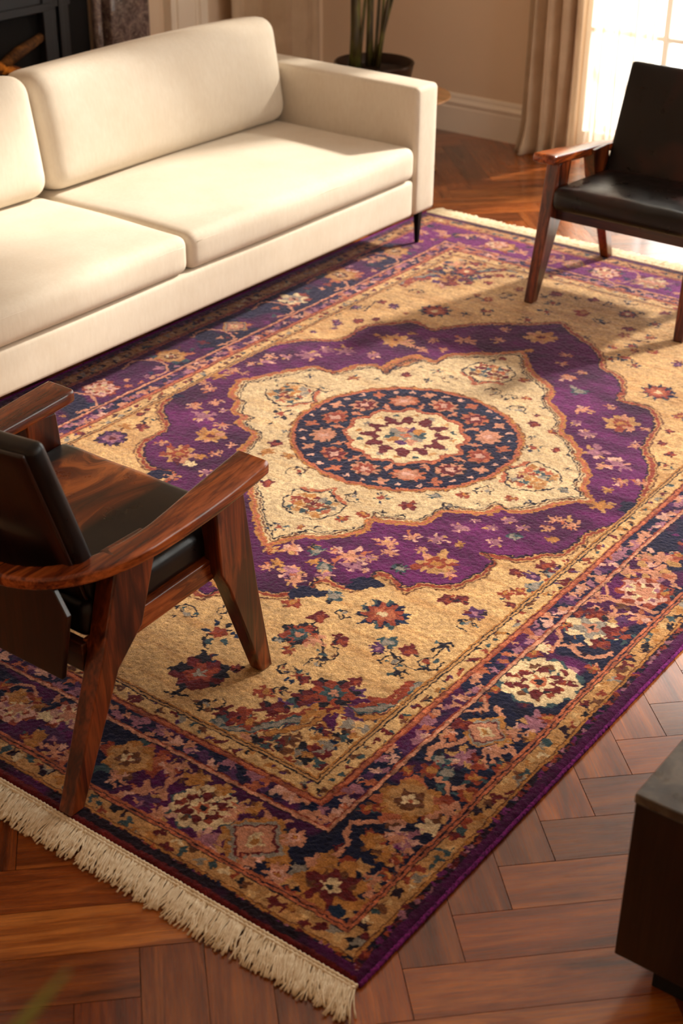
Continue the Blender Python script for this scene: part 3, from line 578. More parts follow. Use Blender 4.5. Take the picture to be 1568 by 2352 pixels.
        off = [T((p[0]-.02, p[1]-.02)) for p in B[3:-2]]
        seg(smooth(off), .010, 'brown'); seg(smooth(off), .006, 'gold')
        c = T(B[len(B)//2]); 
        for q in range(7):
            a = q*.9; blob(c[0]+.06*math.cos(a), c[1]+.06*math.sin(a), .03, ['violet','purple','red','navy','violet','gold','purple'][q], 3, .25, q, .5, a)
        flower(c[0], c[1], .04, 'gold', 'red', 'gold', 6)
        for q in range(9):
            p = T(B[1+q]); d = T((B[1+q][0]+.045, B[1+q][1]+.05)); blob(d[0], d[1], .02, ['red','rust','red','violet','teal'][q % 5], 4, .3, q)
    place(FIELD_MOTIFS, 'cream')
    # --- medallion
    o = smooth(MED_OUT, 3, True)
    s = win(-2.2, -.25, .75, 3.15)
    mo = inpoly(o, WX[s], WY[s])
    pn = fb(.11, 60, 1.8, .7, 4)
    pc = C['purple'][None, None]*(1-np.clip((pn-.42)*4, 0, 1)[..., None])+C['purple2']*np.clip((pn-.42)*4, 0, 1)[..., None]
    dk = np.clip((.46-fb(.16, 75))*6, 0, 1)[..., None]*.6; pc = pc*(1-dk)+C['aub']*dk
    img[s][mo] = pc[s][mo]
    seg(o+[o[0]], .0095, 'cream2'); seg(o+[o[0]], .0055, 'rust')
    e = [(CX+(x-CX)*1.017, CY+(y-CY)*1.017) for x, y in o]; seg(e+[e[0]], .0028, 'brown')
    e = [(CX+(x-CX)*.984, CY+(y-CY)*.984) for x, y in o]; seg(e+[e[0]], .003, 'aub')
    for (bx, by) in ((-.80,1.13),(-.42,1.95),(-2.02,1.68),(-1.66,1.25),(-.9,1.0)): blob(bx, by, .05, 'navy', 3, .2, 1, .6, .7)
    place(PURPLE_MOTIFS, 'purple')
    i_ = smooth(MED_IN, 3, True)
    mi = inpoly(i_, WX[s], WY[s])
    img[s][mi] = C['ivory']*.93
    mk = np.clip((fb(.05, 90, 3, .6)-.5)*3, 0, 1)*.5
    mm = img[s]; mm[mi] = mm[mi]*(1-mk[s][mi][:, None])+C['cream']*mk[s][mi][:, None]
    seg(i_+[i_[0]], .011, 'gold'); seg(i_+[i_[0]], .0065, 'orange')
    for f_, c_ in ((.968, 'brown'), (.95, 'dark'), (1.012, 'gold')):
        e = [(CX+(x-CX)*f_, CY+(y-CY)*f_) for x, y in i_]; seg(e+[e[0]], .0026, c_)
    place(CREAM_MOTIFS, 'cream')
    # navy ring
    mx, my = CX-.0, CY-.01
    blob(mx, my, .377, 'brown', 30, .008); blob(mx, my, .373, 'gold', 40, .006); blob(mx, my, .366, 'rust'); blob(mx, my, .363, 'orange'); blob(mx, my, .354, 'aub'); blob(mx, my, .351, 'navy')
    nn = np.clip((fb(.06, 55)-.5)*5, 0, 1)
    s2 = win(mx-.4, mx+.4, my-.4, my+.4); d = np.hypot(WX[s2]-mx, WY[s2]-my); q = (d < .349)
    im2 = img[s2]; im2[q] = im2[q]*(1-nn[s2][q][:, None])+C['navy2']*nn[s2][q][:, None]*.8+.0
    for k in range(12):
        a = k*PI/6+.1; x, y = mx+.262*math.cos(a), my+.262*math.sin(a)
        blob(x, y, .054, 'dark', 0, 0, 0, .85, a+PI/2); blob(x, y, .047, 'peach' if k % 2 else 'orange', 9, .16, k, .8, a+PI/2)
        blob(x, y, .032, ['rust','peach','red'][k % 3], 6, .2, k); blob(x, y, .014, 'blush', 4, .3)
        a2 = a+PI/12; 
        blob(mx+.318*math.cos(a2), my+.318*math.sin(a2), .019, ['orange','peach'][k % 2], 4, .35, k); blob(mx+.225*math.cos(a2), my+.225*math.sin(a2), .012, 'orange', 3, .3)
        for dd in (-.09, .09): blob(mx+.333*math.cos(a+dd), my+.333*math.sin(a+dd), .009, 'blush', 3, .3)
        seg([(mx+.19*math.cos(a2), my+.19*math.sin(a2)), (mx+.245*math.cos(a2), my+.245*math.sin(a2))], .005, 'peach')
    blob(mx, my, .202, 'dark', 12, .045); blob(mx, my, .198, 'orange', 12, .045); blob(mx, my, .186, 'rust', 12, .045); blob(mx, my, .181, 'ivory', 12, .045)
    for k in range(16):
        a = k*PI/8; blob(mx+.152*math.cos(a), my+.152*math.sin(a), .013, ['grey','gold','teal','cream2'][k % 4], 3, .3, k, .6, a+PI/2)
    blob(mx, my, .126, 'red', 12, .17); blob(mx, my, .092, 'ivory', 14, .08)
    for k in range(10):
        a = k*.628; blob(mx+.045*math.cos(a), my+.045*math.sin(a), .02, ['grey','teal','gold','violet','peach'][k % 5], 3, .3, k)
    blob(mx, my, .028, 'grey', 5, .3); blob(mx, my, .014, 'orange', 4, .3)
    # --- borders: d = distance from the rug's edge
    DX = np.minimum(-X, X+RW); DY = np.minimum(Y, RL-Y); D = np.minimum(DX, DY)
    ww = (vnoise(.012, 8)-.5)*.006+(fb(.2, 9)-.5)*.012
    Dw = D+ww
    along = np.where(DX < DY, Y, X)
    # main border ground: navy with purple cartouches, more purple at both ends
    g = fb(.16, 100)
    endp = np.clip(((Y-3.2)/.3), 0, 1)*.26+np.clip((.35-Y)/.2, 0, 1)*np.clip(1-np.abs(X+.62)/.3, 0, 1)*.25 - np.clip(1-np.hypot(X+.2, Y-.2)/.2, 0, 1)*.2
    pm = np.clip((g+endp-.5)*14, 0, 1)[..., None]
    nz = fb(.05, 120)[..., None]
    navyc = C['navy']*(.55+.9*nz); purc = C['purple']*(.35+1.3*fb(.09, 130, 2, 1)[..., None])+C['purple2']*np.clip((Y-3.2)/.3, 0, 1)[..., None]*.6
    m = Dw < .300
    ground = navyc*(1-pm)+purc*pm
    img[m] = ground[m]
    R2 = random.Random(9)
    filler = ['peach','orange','peach','red','gold','teal','aub','rust','navy2','purple','brown','purple2','mauve']
    def side_points(dlo, dhi, stepn):
        for side in range(4):
            L = RL if side < 2 else RW
            n = int(L/stepn)
            for k in range(n):
                t = (k+R2.random())*L/n; dd = R2.uniform(dlo, dhi)
                x, y = [(-dd, t), (-RW+dd, t), (-RW+t, dd), (-RW+t, RL-dd)][side]
                if min(-x, x+RW, y, RL-y) >= dlo-.001: yield x, y, side, t
    for x, y, sd, t in side_points(.128, .275, .030):
        blob(x, y, R2.uniform(.008, .019), R2.choice(filler), R2.choice([3,4,5]), .35, R2.random()*6, R2.uniform(.5, 1), R2.random()*3)
    for sd in range(4):                                   # trellis vine and palmettes where the photograph shows none of its own
        L = RL if sd < 2 else RW; n = int(round(L/.36)); 
        P = lambda t, dd: [(-dd, t), (-RW+dd, t), (-RW+t, dd), (-RW+t, RL-dd)][sd]
        if sd in (1, 3):
            for k in range(n):
                t = (k+.5)*L/n
                if .3 < t < L-.3:
                    x, y = P(t, .198); stamp(x, y, 'ZWQY'[k % 4], .85)
                    seg(smooth([P(t+u_, .198+v_) for u_, v_ in ((-.18,.07),(-.1,.08),(-.06,.0),(-.1,-.07),(-.18,-.06))]), .005, 'peach')
    for v in BORDER_VINES: seg(smooth(v), .0062, 'peach'); 
    for L in BORDER_MOTIFS: stamp(L[0], L[1], L[2], L[3], 'border')
    # stripes and guards
    def band(lo, hi, col, noise=0):
        m = (Dw >= lo) & (Dw < hi); img[m] = C[col]
        if noise: img[m] = img[m]*(1+(vnoise(.01, int(lo*9999))[m][:, None]-.5)*noise)
    # guard 1 : peach blooms on indigo
    m = (Dw >= .300) & (Dw < .355); gg = fb(.07, 140)[..., None]
    img[m] = (C['navy']*1.3*(1-np.clip((gg-.5)*5, 0, 1))+C['purple']*np.clip((gg-.5)*5, 0, 1))[m]
    for x, y, sd, t in side_points(.308, .349, .0175):
        blob(x, y, R2.uniform(.010, .019), R2.choice(['peach','blush','mauve','orange','peach','violet','mauve']), R2.choice([3,4,5]), .35, R2.random()*6, R2.uniform(.55, 1), R2.random()*3)
    # guard 2 : rust leaves on cream
    m = (Dw >= .355) & (Dw < .425); img[m] = C['cream'] if True else 0
    for x, y, sd, t in side_points(.374, .402, .042):
        blob(x, y, R2.uniform(.009, .017), R2.choice(['red','rust','brown','gold','grey','red']), 3, .3, R2.random()*6, .6, R2.random()*3)
    for x, y, sd, t in side_points(.372, .404, .035): blob(x, y, .006, R2.choice(['dark','teal','violet','brown']))
    # outer guard: leaves on tan
    m = (Dw >= .040) & (Dw < .098); img[m] = C['cream2']*(.8+.45*fb(.04, 160)[..., None])[m]
    for x, y, sd, t in side_points(.052, .086, .022):
        blob(x, y, R2.uniform(.009, .018), R2.choice(['red','rust','cream','teal','brown','ivory','gold','grey','aub','dark']), R2.choice([3,4]), .35, R2.random()*6, R2.uniform(.5, 1), R2.random()*3)
    band(.040, .0465, 'gold'); band(.0465, .0495, 'brown')
    band(.089, .0915, 'dark'); band(.0915, .0985, 'orange', 1.); band(.0985, .1015, 'aub'); band(.1015, .109, 'orange', 1.)
    band(.288, .291, 'aub'); band(.291, .3, 'peach', 1.); band(.3, .304, 'rust')
    band(.350, .354, 'rust'); band(.354, .364, 'orange', 1.); band(.364, .3675, 'red'); band(.3675, .371, 'gold')
    band(.405, .409, 'dark'); band(.409, .415, 'cream2'); band(.415, .418, 'dark'); band(.418, .424, 'gold')
    # mitre lines at the corners
    # skirt: dark red brown at the ends, dark purple by the long sides
    m = Dw < .040; sk = fb(.03, 170)[..., None]
    img[m] = (C['aub']*(.5+sk))[m]
    for x, y, sd, t in side_points(.024, .037, .014): blob(x, y, .007, R2.choice(['red','mauve','navy','purple2','rust']), 3, .3)
    m = (DY+ww < .016) & (DY < DX+.0); img[m] = (C['red']*(.5+sk))[m]
    m = (DY+ww >= .016) & (DY+ww < .036) & (DY < DX); img[m] = (C['aub']*.6*(1-np.clip((g-.45)*6, 0, 1)[..., None])+C['purple']*np.clip((g-.45)*6, 0, 1)[..., None])[m]
    m = (DX+ww < .024) & (DX <= DY); img[m] = (C['purple']*(.5+.9*sk))[m]
    # knot-to-knot shade differences
    img *= (.86+.28*RNG.rand(ny, nx))[..., None]
    img *= (.9+.2*vnoise(.01, 200))[..., None]
    img = np.clip(img, .003, 1)
    dye = fb(.012, 300, 1, 1, 2)[..., None]; dye2 = fb(.03, 310, 2.5, .7, 3)[..., None]
    img = np.clip(img*(.72+.56*dye)*(.8+.4*dye2), .003, 1)
    # --- mesh with real relief
    Z = (vnoise(.007, 210)-.5)*.0016+(vnoise(.03, 211)-.5)*.0006-.0016+(RNG.rand(ny, nx)-.5)*.0010
    edge = np.clip(D/.012, 0, 1); Z = Z-(1-edge)**2*.005
    co = np.stack([X, Y, Z], -1).reshape(-1, 3)
    ring = np.concatenate([np.arange(nx), np.arange(1, ny)*nx+nx-1, (ny-1)*nx+np.arange(nx-2, -1, -1), np.arange(ny-2, 0, -1)*nx])
    low = co[ring].copy(); low[:, 2] = FZ+.0005
    allco = np.concatenate([co, low]).astype(np.float32)
    idx = np.arange(nx*ny).reshape(ny, nx)
    q1 = np.stack([idx[:-1, :-1], idx[:-1, 1:], idx[1:, 1:], idx[1:, :-1]], -1).reshape(-1, 4)
    nr = len(ring); base = nx*ny; r1 = np.roll(np.arange(nr), -1)
    q2 = np.stack([base+np.arange(nr), base+r1, ring[r1], ring], -1)
    F = np.concatenate([q1, q2]).astype(np.int32)
    me = bpy.data.meshes.new('pile')
    me.vertices.add(len(allco)); me.vertices.foreach_set('co', allco.ravel())
    me.loops.add(F.size); me.loops.foreach_set('vertex_index', F.ravel())
    me.polygons.add(len(F)); me.polygons.foreach_set('loop_start', np.arange(0, F.size, 4, dtype=np.int32))
    me.update(calc_edges=True)
    at = me.color_attributes.new('pile', 'FLOAT_COLOR', 'POINT')
    rgba = np.ones((len(allco), 4), np.float32); rgba[:nx*ny, :3] = img.reshape(-1, 3); rgba[nx*ny:, :3] = C['aub']
    at.data.foreach_set('color', rgba.ravel())
    link('pile', me, M['pile'], root)
    # --- bindings along the long sides: a wrapped cord
    for x in (.002, -RW-.002):
        bm = bmesh.new(); n = 900
        tube(bm, [(x*1.0+random.uniform(-.0008,.0008), RL*k/n, -.0062) for k in range(n+1)], [.0050+.0008*math.sin(k*2.1)+random.uniform(-.0003,.0003) for k in range(n+1)], 8)
        o_ = obj('binding', bm, M['binding'], root); o_['label'] = 'purple wool edge binding'
    # --- fringes
    def fringe(y0, sgn, seed):
        rr = random.Random(seed); bm = bmesh.new()
        n = 800
        # knotted heading
        for row in range(2):
            tube(bm, [(-RW+RW*k/n, y0+sgn*(.003+row*.008), -.0065+rr.uniform(-.0006,.0006)) for k in range(n+1)],
                 [.0046+.0010*math.sin(k*1.7+row)+rr.uniform(-.0005,.0005) for k in range(n+1)], 6)
        x = -RW+.004
        wob = 0
        while x < 0:
            wob += rr.uniform(-.25, .25); wob *= .93
            for s_ in range(7):
                L = rr.uniform(.058, .088); lean = .36+.25*wob+rr.uniform(-.10, .10)
                p = Vector((x+rr.uniform(-.003,.003), y0+sgn*.010, -.0065)); pts = [p.copy()]; curl = rr.uniform(-1.2, 1.2); a = lean+rr.uniform(-.08,.08)
                m_ = 7
                for k in range(m_):
                    a += curl*.10*(k/m_)**.5
                    p = p+Vector((math.sin(a)*1., sgn*math.cos(a), 0))*L/m_
                    p.z = min(-.0022, max(FZ+.003+rr.uniform(0,.0015), -.0065-.0008*k+.006*math.sin(k/m_*PI)+rr.uniform(-.002,.002)+ (.002*s_/6)))
                    pts.append(p.copy())
                rad = rr.uniform(.0015, .0022)
                tube(bm, pts, [rad*1.2]+[rad*rr.uniform(.85,1.15) for _ in range(m_-1)]+[rad*1.35], 5)
            x += .0082
        return obj('fringe', bm, M['fringe'], root)
    fringe(0, -1, 3)['label'] = 'knotted cotton fringe at the near end'
    fringe(RL, 1, 4)['label'] = 'cotton fringe at the far end'
    return root
build_rug()

# ------------------------------------------------------------------ the room
WX0, WX1, WY0, WY1, CZ = -4.0, 2.6, -3.2, 5.14, 3.5
OX0, OX1, OZ1 = -2.42, 1.6, 3.25            # french window opening in the back wall
def build_floor():
    PW, K = .122, 5                             # board width, boards per length
    PL = PW*K
    bm = bmesh.new(); uvl = bm.loops.layers.uv.new('grain'); cl = bm.loops.layers.float_color.new('tone')
    R_ = random.Random(21); c45 = math.cos(PI/4)
    tones = [(255,250,240),(225,208,190),(196,170,148),(238,214,186),(170,140,118),(255,236,214),(212,190,172)]
    def board(u0, v0, du, dv, horiz):
        g = .0006
        pts = [(u0+g, v0+g), (u0+du-g, v0+g), (u0+du-g, v0+dv-g), (u0+g, v0+dv-g)]
        w = [((u-v)*c45-1.6, (u+v)*c45) for u, v in pts]
        if max(p[0] for p in w) < WX0-.1 or min(p[0] for p in w) > WX1+.1 or max(p[1] for p in w) < WY0-.1 or min(p[1] for p in w) > WY1+.5: return
        cx = sum(p[0] for p in w)/4; cy = sum(p[1] for p in w)/4
        top = [bm.verts.new((cx+(x-cx)*.9985, cy+(y-cy)*.9985, FZ)) for x, y in w]
        low = [bm.verts.new((x, y, FZ-.004)) for x, y in w]
        t = R_.choice(tones); f = R_.uniform(.82, 1.06); t = tuple(min(255, q*f) for q in t); t = lin(t)+(1,)
        ou, ov = R_.uniform(0, 40), R_.uniform(0, 40)
        fs = [bm.faces.new(top)]+[bm.faces.new((top[i], low[i], low[(i+1) % 4], top[(i+1) % 4])) for i in range(4)]
        for f_ in fs:
            for l in f_.loops:
                x, y = l.vert.co.x+1.6, l.vert.co.y
                u, v = (x+y)*c45, (y-x)*c45
                l[uvl].uv = (u+ou, v+ov) if horiz else (v+ou, u+ov)
                l[cl] = t
    n = 70
    # herringbone lattice: horizontal board at (i*PW + j*..)
    for a in range(-90, 110):
        for b in range(-14, 15):
            u = a*PW + b*PL; v = a*PW - b*PL
            if abs(u) > 12 or abs(v) > 12: continue
            board(u, v, PL, PW, True)
            board(u-PW+0*PL, v, PW, PL, False) if False else board(u+PL, v-PL+PW, PW, PL, False)
    o = obj('floor', bm, M['parquet'], None, smooth=False); struct(o)
    u = box('floor', M['soot'], None, WX0, WX1, WY0, WY1+.3, FZ-.06, FZ-.0035, bw=0); struct(u)
build_floor()
def wallbox(name, *a, mat='wall'):
    return struct(box(name, M[mat], None, *a, bw=0))
wallbox('wall_left', WX0-.15, WX0, WY0-.15, WY1+.3, FZ-.06, CZ)
# right wall with a tall unseen window, added to light the sofa front
bm = bmesh.new()
add_box(bm, WX1, WX1+.15, WY0-.15, 1.9, FZ-.06, CZ); add_box(bm, WX1, WX1+.15, 3.6, WY1+.3, FZ-.06, CZ)
add_box(bm, WX1, WX1+.15, 1.9, 3.6, 2.9, CZ); add_box(bm, WX1, WX1+.15, 1.9, 3.6, FZ-.06, .45)
struct(sharp(obj('wall_right', bm, M['wall'])))
wallbox('wall_front', WX0, WX1, WY0-.15, WY0, FZ-.06, CZ)
bm = bmesh.new()
add_box(bm, WX0, OX0, WY1, WY1+.3, FZ-.06, CZ); add_box(bm, OX1, WX1, WY1, WY1+.3, FZ-.06, CZ); add_box(bm, OX0, OX1, WY1, WY1+.3, OZ1, CZ)
struct(sharp(obj('wall_back', bm, M['wall'])))
struct(box('ceiling', M['ceiling'], None, WX0-.15, WX1+.15, WY0-.15, WY1+.3, CZ, CZ+.12, bw=0))
# baseboards: tall plinth with stepped and rounded cap
BP = [(0,FZ),(.022,FZ),(.022,.118),(.018,.124),(.018,.134),(.026,.140),(.026,.150),(.018,.158),(.012,.166),(.012,.178),(.006,.190),(0,.192)]
def baseboard(name, p0, p1, nrm):
    bm = bmesh.new()
    a = [bm.verts.new((p0[0]+nrm[0]*d, p0[1]+nrm[1]*d, z)) for d, z in BP]; b = [bm.verts.new((p1[0]+nrm[0]*d, p1[1]+nrm[1]*d, z)) for d, z in BP]
    n = len(a); bm.faces.new(a); bm.faces.new(b[::-1])
    for i in range(n): bm.faces.new((a[i], b[i], b[(i+1) % n], a[(i+1) % n]))
    struct(sharp(obj(name, bm, M['trim']), 25))
baseboard('baseboard_back', (WX0, WY1), (OX0-.06, WY1), (0,-1))
baseboard('baseboard_left', (WX0, 4.2), (WX0, WY1), (1,0))
# door casing on the left wall: fluted pilaster strip
def casing():
    prof = [(3.86,.0),(3.86,.05),(3.885,.05),(3.89,.04),(3.905,.04),(3.91,.052),(3.93,.052),(3.935,.03),(3.95,.03),(3.955,.022),(4.06,.022),(4.065,.03),(4.08,.03),(4.085,.042),(4.105,.042),(4.11,.03),(4.15,.03),(4.155,.0)]
    bm = bmesh.new(); prism(bm, [(WX0+d, y) for y, d in prof], FZ, 2.6, 'z')
    struct(sharp(obj('trim_1', bm, M['trim']), 25))
casing()
# window frame
bm = bmesh.new()
Y0, Y1 = WY1+.10, WY1+.16
for x in (OX0, -2.0, -1.06, -.13, .76, OX1-.03): add_box(bm, x, x+.03, Y0, Y1, FZ, OZ1)
for z, h in ((FZ,.10),(.585,.022),(OZ1-.06,.06)): add_box(bm, OX0, OX1, Y0+.002, Y1-.002, z, z+h)
for x in (-.62, .32, 1.15): add_box(bm, x, x+.018, Y0+.01, Y1-.01, FZ, OZ1)
w = struct(bevel(obj('window_1', bm, M['window_white']), .004, 2))
g = box('pane', M['glass'], w, OX0+.01, OX1-.01, Y0+.028, Y0+.032, FZ+.05, OZ1-.03, bw=0)
bm = bmesh.new()
for y in (1.9, 2.72, 3.54): add_box(bm, WX1+.04, WX1+.1, y, y+.06, .45, 2.9)
for z in (.45, 1.6, 2.84): add_box(bm, WX1+.045, WX1+.095, 1.9, 3.6, z, z+.06)
w = struct(bevel(obj('added_window', bm, M['window_white']), .004, 2))  # unseen side window, added to brighten the sofa front
box('pane', M['glass'], w, WX1+.068, WX1+.072, 1.92, 3.58, .47, 2.88, bw=0)

# ------------------------------------------------------------------ curtains
def drape(name, label, x0, x1, y, folds, amp, mat, top, seed, th=.004, group=None, axis='x', cat='curtain', bot=FZ+.003):
    R_ = random.Random(seed); bm = bmesh.new(); n = folds*14; rows = 26
    ph = [R_.uniform(-.5, .5) for _ in range(folds+2)]
    grid = []
    for r in range(rows+1):
        z = bot+(top-bot)*(r/rows)**1.4; fl = 1+.25*math.exp(-z/.25)
        row = []
        for k in range(n+1):
            t = k/n; f = t*folds
            a = amp*fl*(.75+.5*abs(ph[int(f)]))*math.sin(2*PI*f+ph[int(f)]*.3+.25*math.sin(z*1.7+f))
            a += .008*math.sin(5*f+z*3)
            s = x0+(x1-x0)*t+ .012*math.sin(4*PI*f)*fl
            if z < .12: s += (.12-z)*.12*math.sin(9*f+seed); a += (.12-z)*.25*math.cos(7*f+seed)
            row.append(bm.verts.new((s, y+a, z) if axis == 'x' else (y+a, s, z)))
        grid.append(row)
    for a, b in zip(grid, grid[1:]):
        for k in range(n): bm.faces.new((a[k], a[k+1], b[k+1], b[k]))
    o = obj(name, bm, M[mat])
    m = o.modifiers.new('thickness', 'SOLIDIFY'); m.thickness = th; m.offset = 0
    return tag(o, label, cat, group)
drape('drape', 'heavy beige floor-length drape bunched in folds left of the bright french window', -2.63, -2.32, 5.02, 4, .042, 'drape', 3.4, 4)
drape('sheer_curtain', 'pale sunlit sheer curtain hanging beside the beige drape at the window', -2.27, -1.93, 5.03, 4, .022, 'sheer', 3.4, 9, .001)
drape('drape', 'soft tan curtain along the left wall between white casing and plant', 4.24, 4.98, -3.90, 4, .022, 'drape', 3.2, 14, axis='y')

# ------------------------------------------------------------------ fireplace
def fireplace():
    t = thing('fireplace', 'black fireplace insert with marble surround behind the sofa', 'fireplace', (WX0, 2.4, FZ))
    X = .0
    R_ = lambda *a: a
    # coordinates local to the empty: x out of the wall, y along it (world y - 2.4)
    L = lambda y: y-2.4
    def lb(name, mat, x0, x1, y0, y1, z0, z1, bw=.003, par=t): return box(name, mat, par, x0, x1, L(y0), L(y1), z0, z1, bw=bw)
    YS = 2*1.95                                          # mirror about y = 1.95
    mir = lambda y0, y1: (YS-y1, YS-y0)
    for i, (a, b) in enumerate(((3.40, 3.655), mir(3.40, 3.655))): lb('pilaster', M['marble'], 0, .10, a, b, 0, 1.16)
    for (a, b) in ((3.345, 3.385), mir(3.345, 3.385)):
        bm = bmesh.new(); tube(bm, [(.045, L((a+b)/2), 0), (.045, L((a+b)/2), 1.1)], .024, 14); obj('marble_bead', bm, M['marble'], t)
    lb('lintel', M['marble'], 0, .10, YS-3.655, 3.655, 1.16, 1.32); lb('mantel_shelf', M['marble'], 0, .2, YS-3.72, 3.72, 1.32, 1.37)
    lb('recess', M['soot'], 0, .012, YS-3.345, 3.345, 0, 1.1)
    # iron insert: stepped mouldings round a glazed fire box
    for (a, b, d) in ((3.16,3.20,.035),(3.125,3.15,.055),(3.09,3.115,.045),(3.025,3.08,.06)):
        for (p, q) in ((a, b), mir(a, b)): lb('iron_moulding', M['iron'], .005, d, p, q, 0, 1.0 if d < .06 else .99)
    lb('iron_header', M['iron'], .005, .05, YS-3.20, 3.20, .835, 1.0)
    lb('iron_header', M['iron'], .005, .062, YS-3.08, 3.08, .825, .86)
    lb('firebox', M['soot'], .012, .014, YS-3.03, 3.03, 0, .83, bw=0)
    for k, (y, z, an) in enumerate(((2.9,.50,.2),(2.76,.54,-.3),(2.88,.66,.4),(2.6,.56,.1),(2.86,.58,-.5),(2.4,.5,.0),(2.2,.55,.3))):
        bm = bmesh.new(); tube(bm, [(.030+.001*k, L(y)-.16*math.cos(an), z-.14*math.sin(an)), (.034+.001*k, L(y), z+.01), (.030+.001*k, L(y)+.16*math.cos(an), z+.14*math.sin(an))], [.022,.026,.02], 9)
        obj('log', bm, M['log_glow'] if z < .6 else M['amber'], t)
    lb('grate', M['iron'], .016, .05, 1.3, 3.0, .40, .44)
fireplace()

# ------------------------------------------------------------------ sofa
def sofa():
    t = thing('sofa', 'long ivory upholstered sofa with box arms and slim black legs on the rug edge', 'sofa', (-2.72, 2.02, 0))
    m = M['sofa']; X = lambda x: x+2.72; Y = lambda y: y-2.02
    F = -2.205                                            # front plane
    y0, y1 = .47, 3.575; ya, yb = .625, 3.42
    def soft(amp, seed, bulge=(0,0,0)):
        r = random.Random(seed); k = [(r.uniform(2, 6), r.uniform(2, 6), r.uniform(0, 6), r.uniform(.3, 1)) for _ in range(5)]
        def fn(p, u):
            q = p.copy()
            w = sum(c[3]*math.sin(c[0]*p.x*2.2+c[1]*p.y*1.6+c[2]+p.z*3) for c in k)/3*amp
            bx = (1-min(1, u.y*u.y))*(1-min(1, u.z*u.z)); by = (1-min(1, u.x*u.x))*(1-min(1, u.z*u.z)); bz = (1-min(1, abs(u.x)**2.4))*(1-min(1, abs(u.y)**2.4))
            q.x += math.copysign(bulge[0]*bx*abs(u.x), u.x); q.y += math.copysign(bulge[1]*by*abs(u.y), u.y); q.z += (bulge[2]*bz*max(0, u.z))
            q += Vector((w*.6*abs(u.x), 0, w*max(0, u.z)))
            return q
        return fn
    def cush(name, x0, x1, ya_, yb_, z0, z1, r, bulge, seed, amp=.002, mm=(18,26,4), tilt=0, par=t):
        bm = bmesh.new(); rbox(bm, x1-x0, yb_-ya_, z1-z0, r, 4, mm, (0,0,0), soft(amp, seed, bulge))
        o = obj(name, bm, m, par); o.location = (X((x0+x1)/2), Y((ya_+yb_)/2), (z0+z1)/2); o.rotation_euler = (0, tilt, 0); return o
    cush('base', -3.24, F-.004, ya+.003, yb-.003, .135, .292, .018, (0.002,0,0), 1, .0008)
    cush('armrest', -3.26, F, yb, y1, .135, .668, .022, (.0,.004,.004), 2, .0008, (16,4,10))
    cush('armrest', -3.26, F, y0, ya, .135, .668, .022, (.0,.004,.004), 3, .0008, (16,4,10))
    cush('back_frame', -3.30, -3.10, ya-.002, yb+.002, .15, .66, .03, (.0,0,0), 4, .001)
    mid = 2.022
    s1 = cush('seat_cushion', -3.02, F+.006, mid+.003, yb-.006, .294, .432, .038, (.010,.004,.022), 5, .0035)
    s2 = cush('seat_cushion', -3.02, F+.006, ya+.006, mid-.003, .294, .432, .038, (.010,.004,.022), 6, .0035)
    b1 = cush('back_cushion', -3.115, -2.885, mid+.006, yb-.012, .425, .860, .070, (.035,.004,.012), 7, .004, (5,24,12), -.17)
    b2 = cush('back_cushion', -3.115, -2.885, ya+.012, mid-.006, .425, .860, .070, (.035,.004,.012), 8, .004, (5,24,12), -.17)
    for o in (s1, s2, b1, b2):
        pass
    # stitched seams along the seat cushion fronts
    for s, (a, b) in ((s1, (mid+.035, yb-.04)), (s2, (ya+.04, mid-.035))):
        bm = bmesh.new(); hx = (F+.006+3.02)/2
        n = 40; pts = []
        for k in range(n+1):
            u = -1+2*k/n; yy = (b-a)/2*u
            pts.append((hx-.002+.010*(1-u*u)*.75, yy, .138/2-.035+.0012*math.sin(k*.9)))
        tube(bm, pts, .0018, 5); obj('seam', bm, m, s)
    # slim tapered metal legs
    for (x, y, z0) in ((-2.232, 3.488, .0), (-2.232, .56, .0), (-3.20, 3.488, FZ), (-3.20, .56, FZ)):
        bm = bmesh.new()
        a = [bm.verts.new((X(x)+sx*.0075, Y(y)+sy*.0075, z0)) for sx, sy in ((-1,-1),(1,-1),(1,1),(-1,1))]
        b = [bm.verts.new((X(x)+sx*.014+.0, Y(y)+sy*.014, .137)) for sx, sy in ((-1,-1),(1,-1),(1,1),(-1,1))]
        bm.faces.new(a); bm.faces.new(b)
        for i in range(4): bm.faces.new((a[i], a[(i+1) % 4], b[(i+1) % 4], b[i]))
        bevel(obj('leg', bm, M['black_metal'], t, smooth=False), .0015, 2)
    box('leg_rail', M['black_metal'], t, X(-3.2), X(-2.24), Y(3.478), Y(3.498), .118, .136)
sofa()

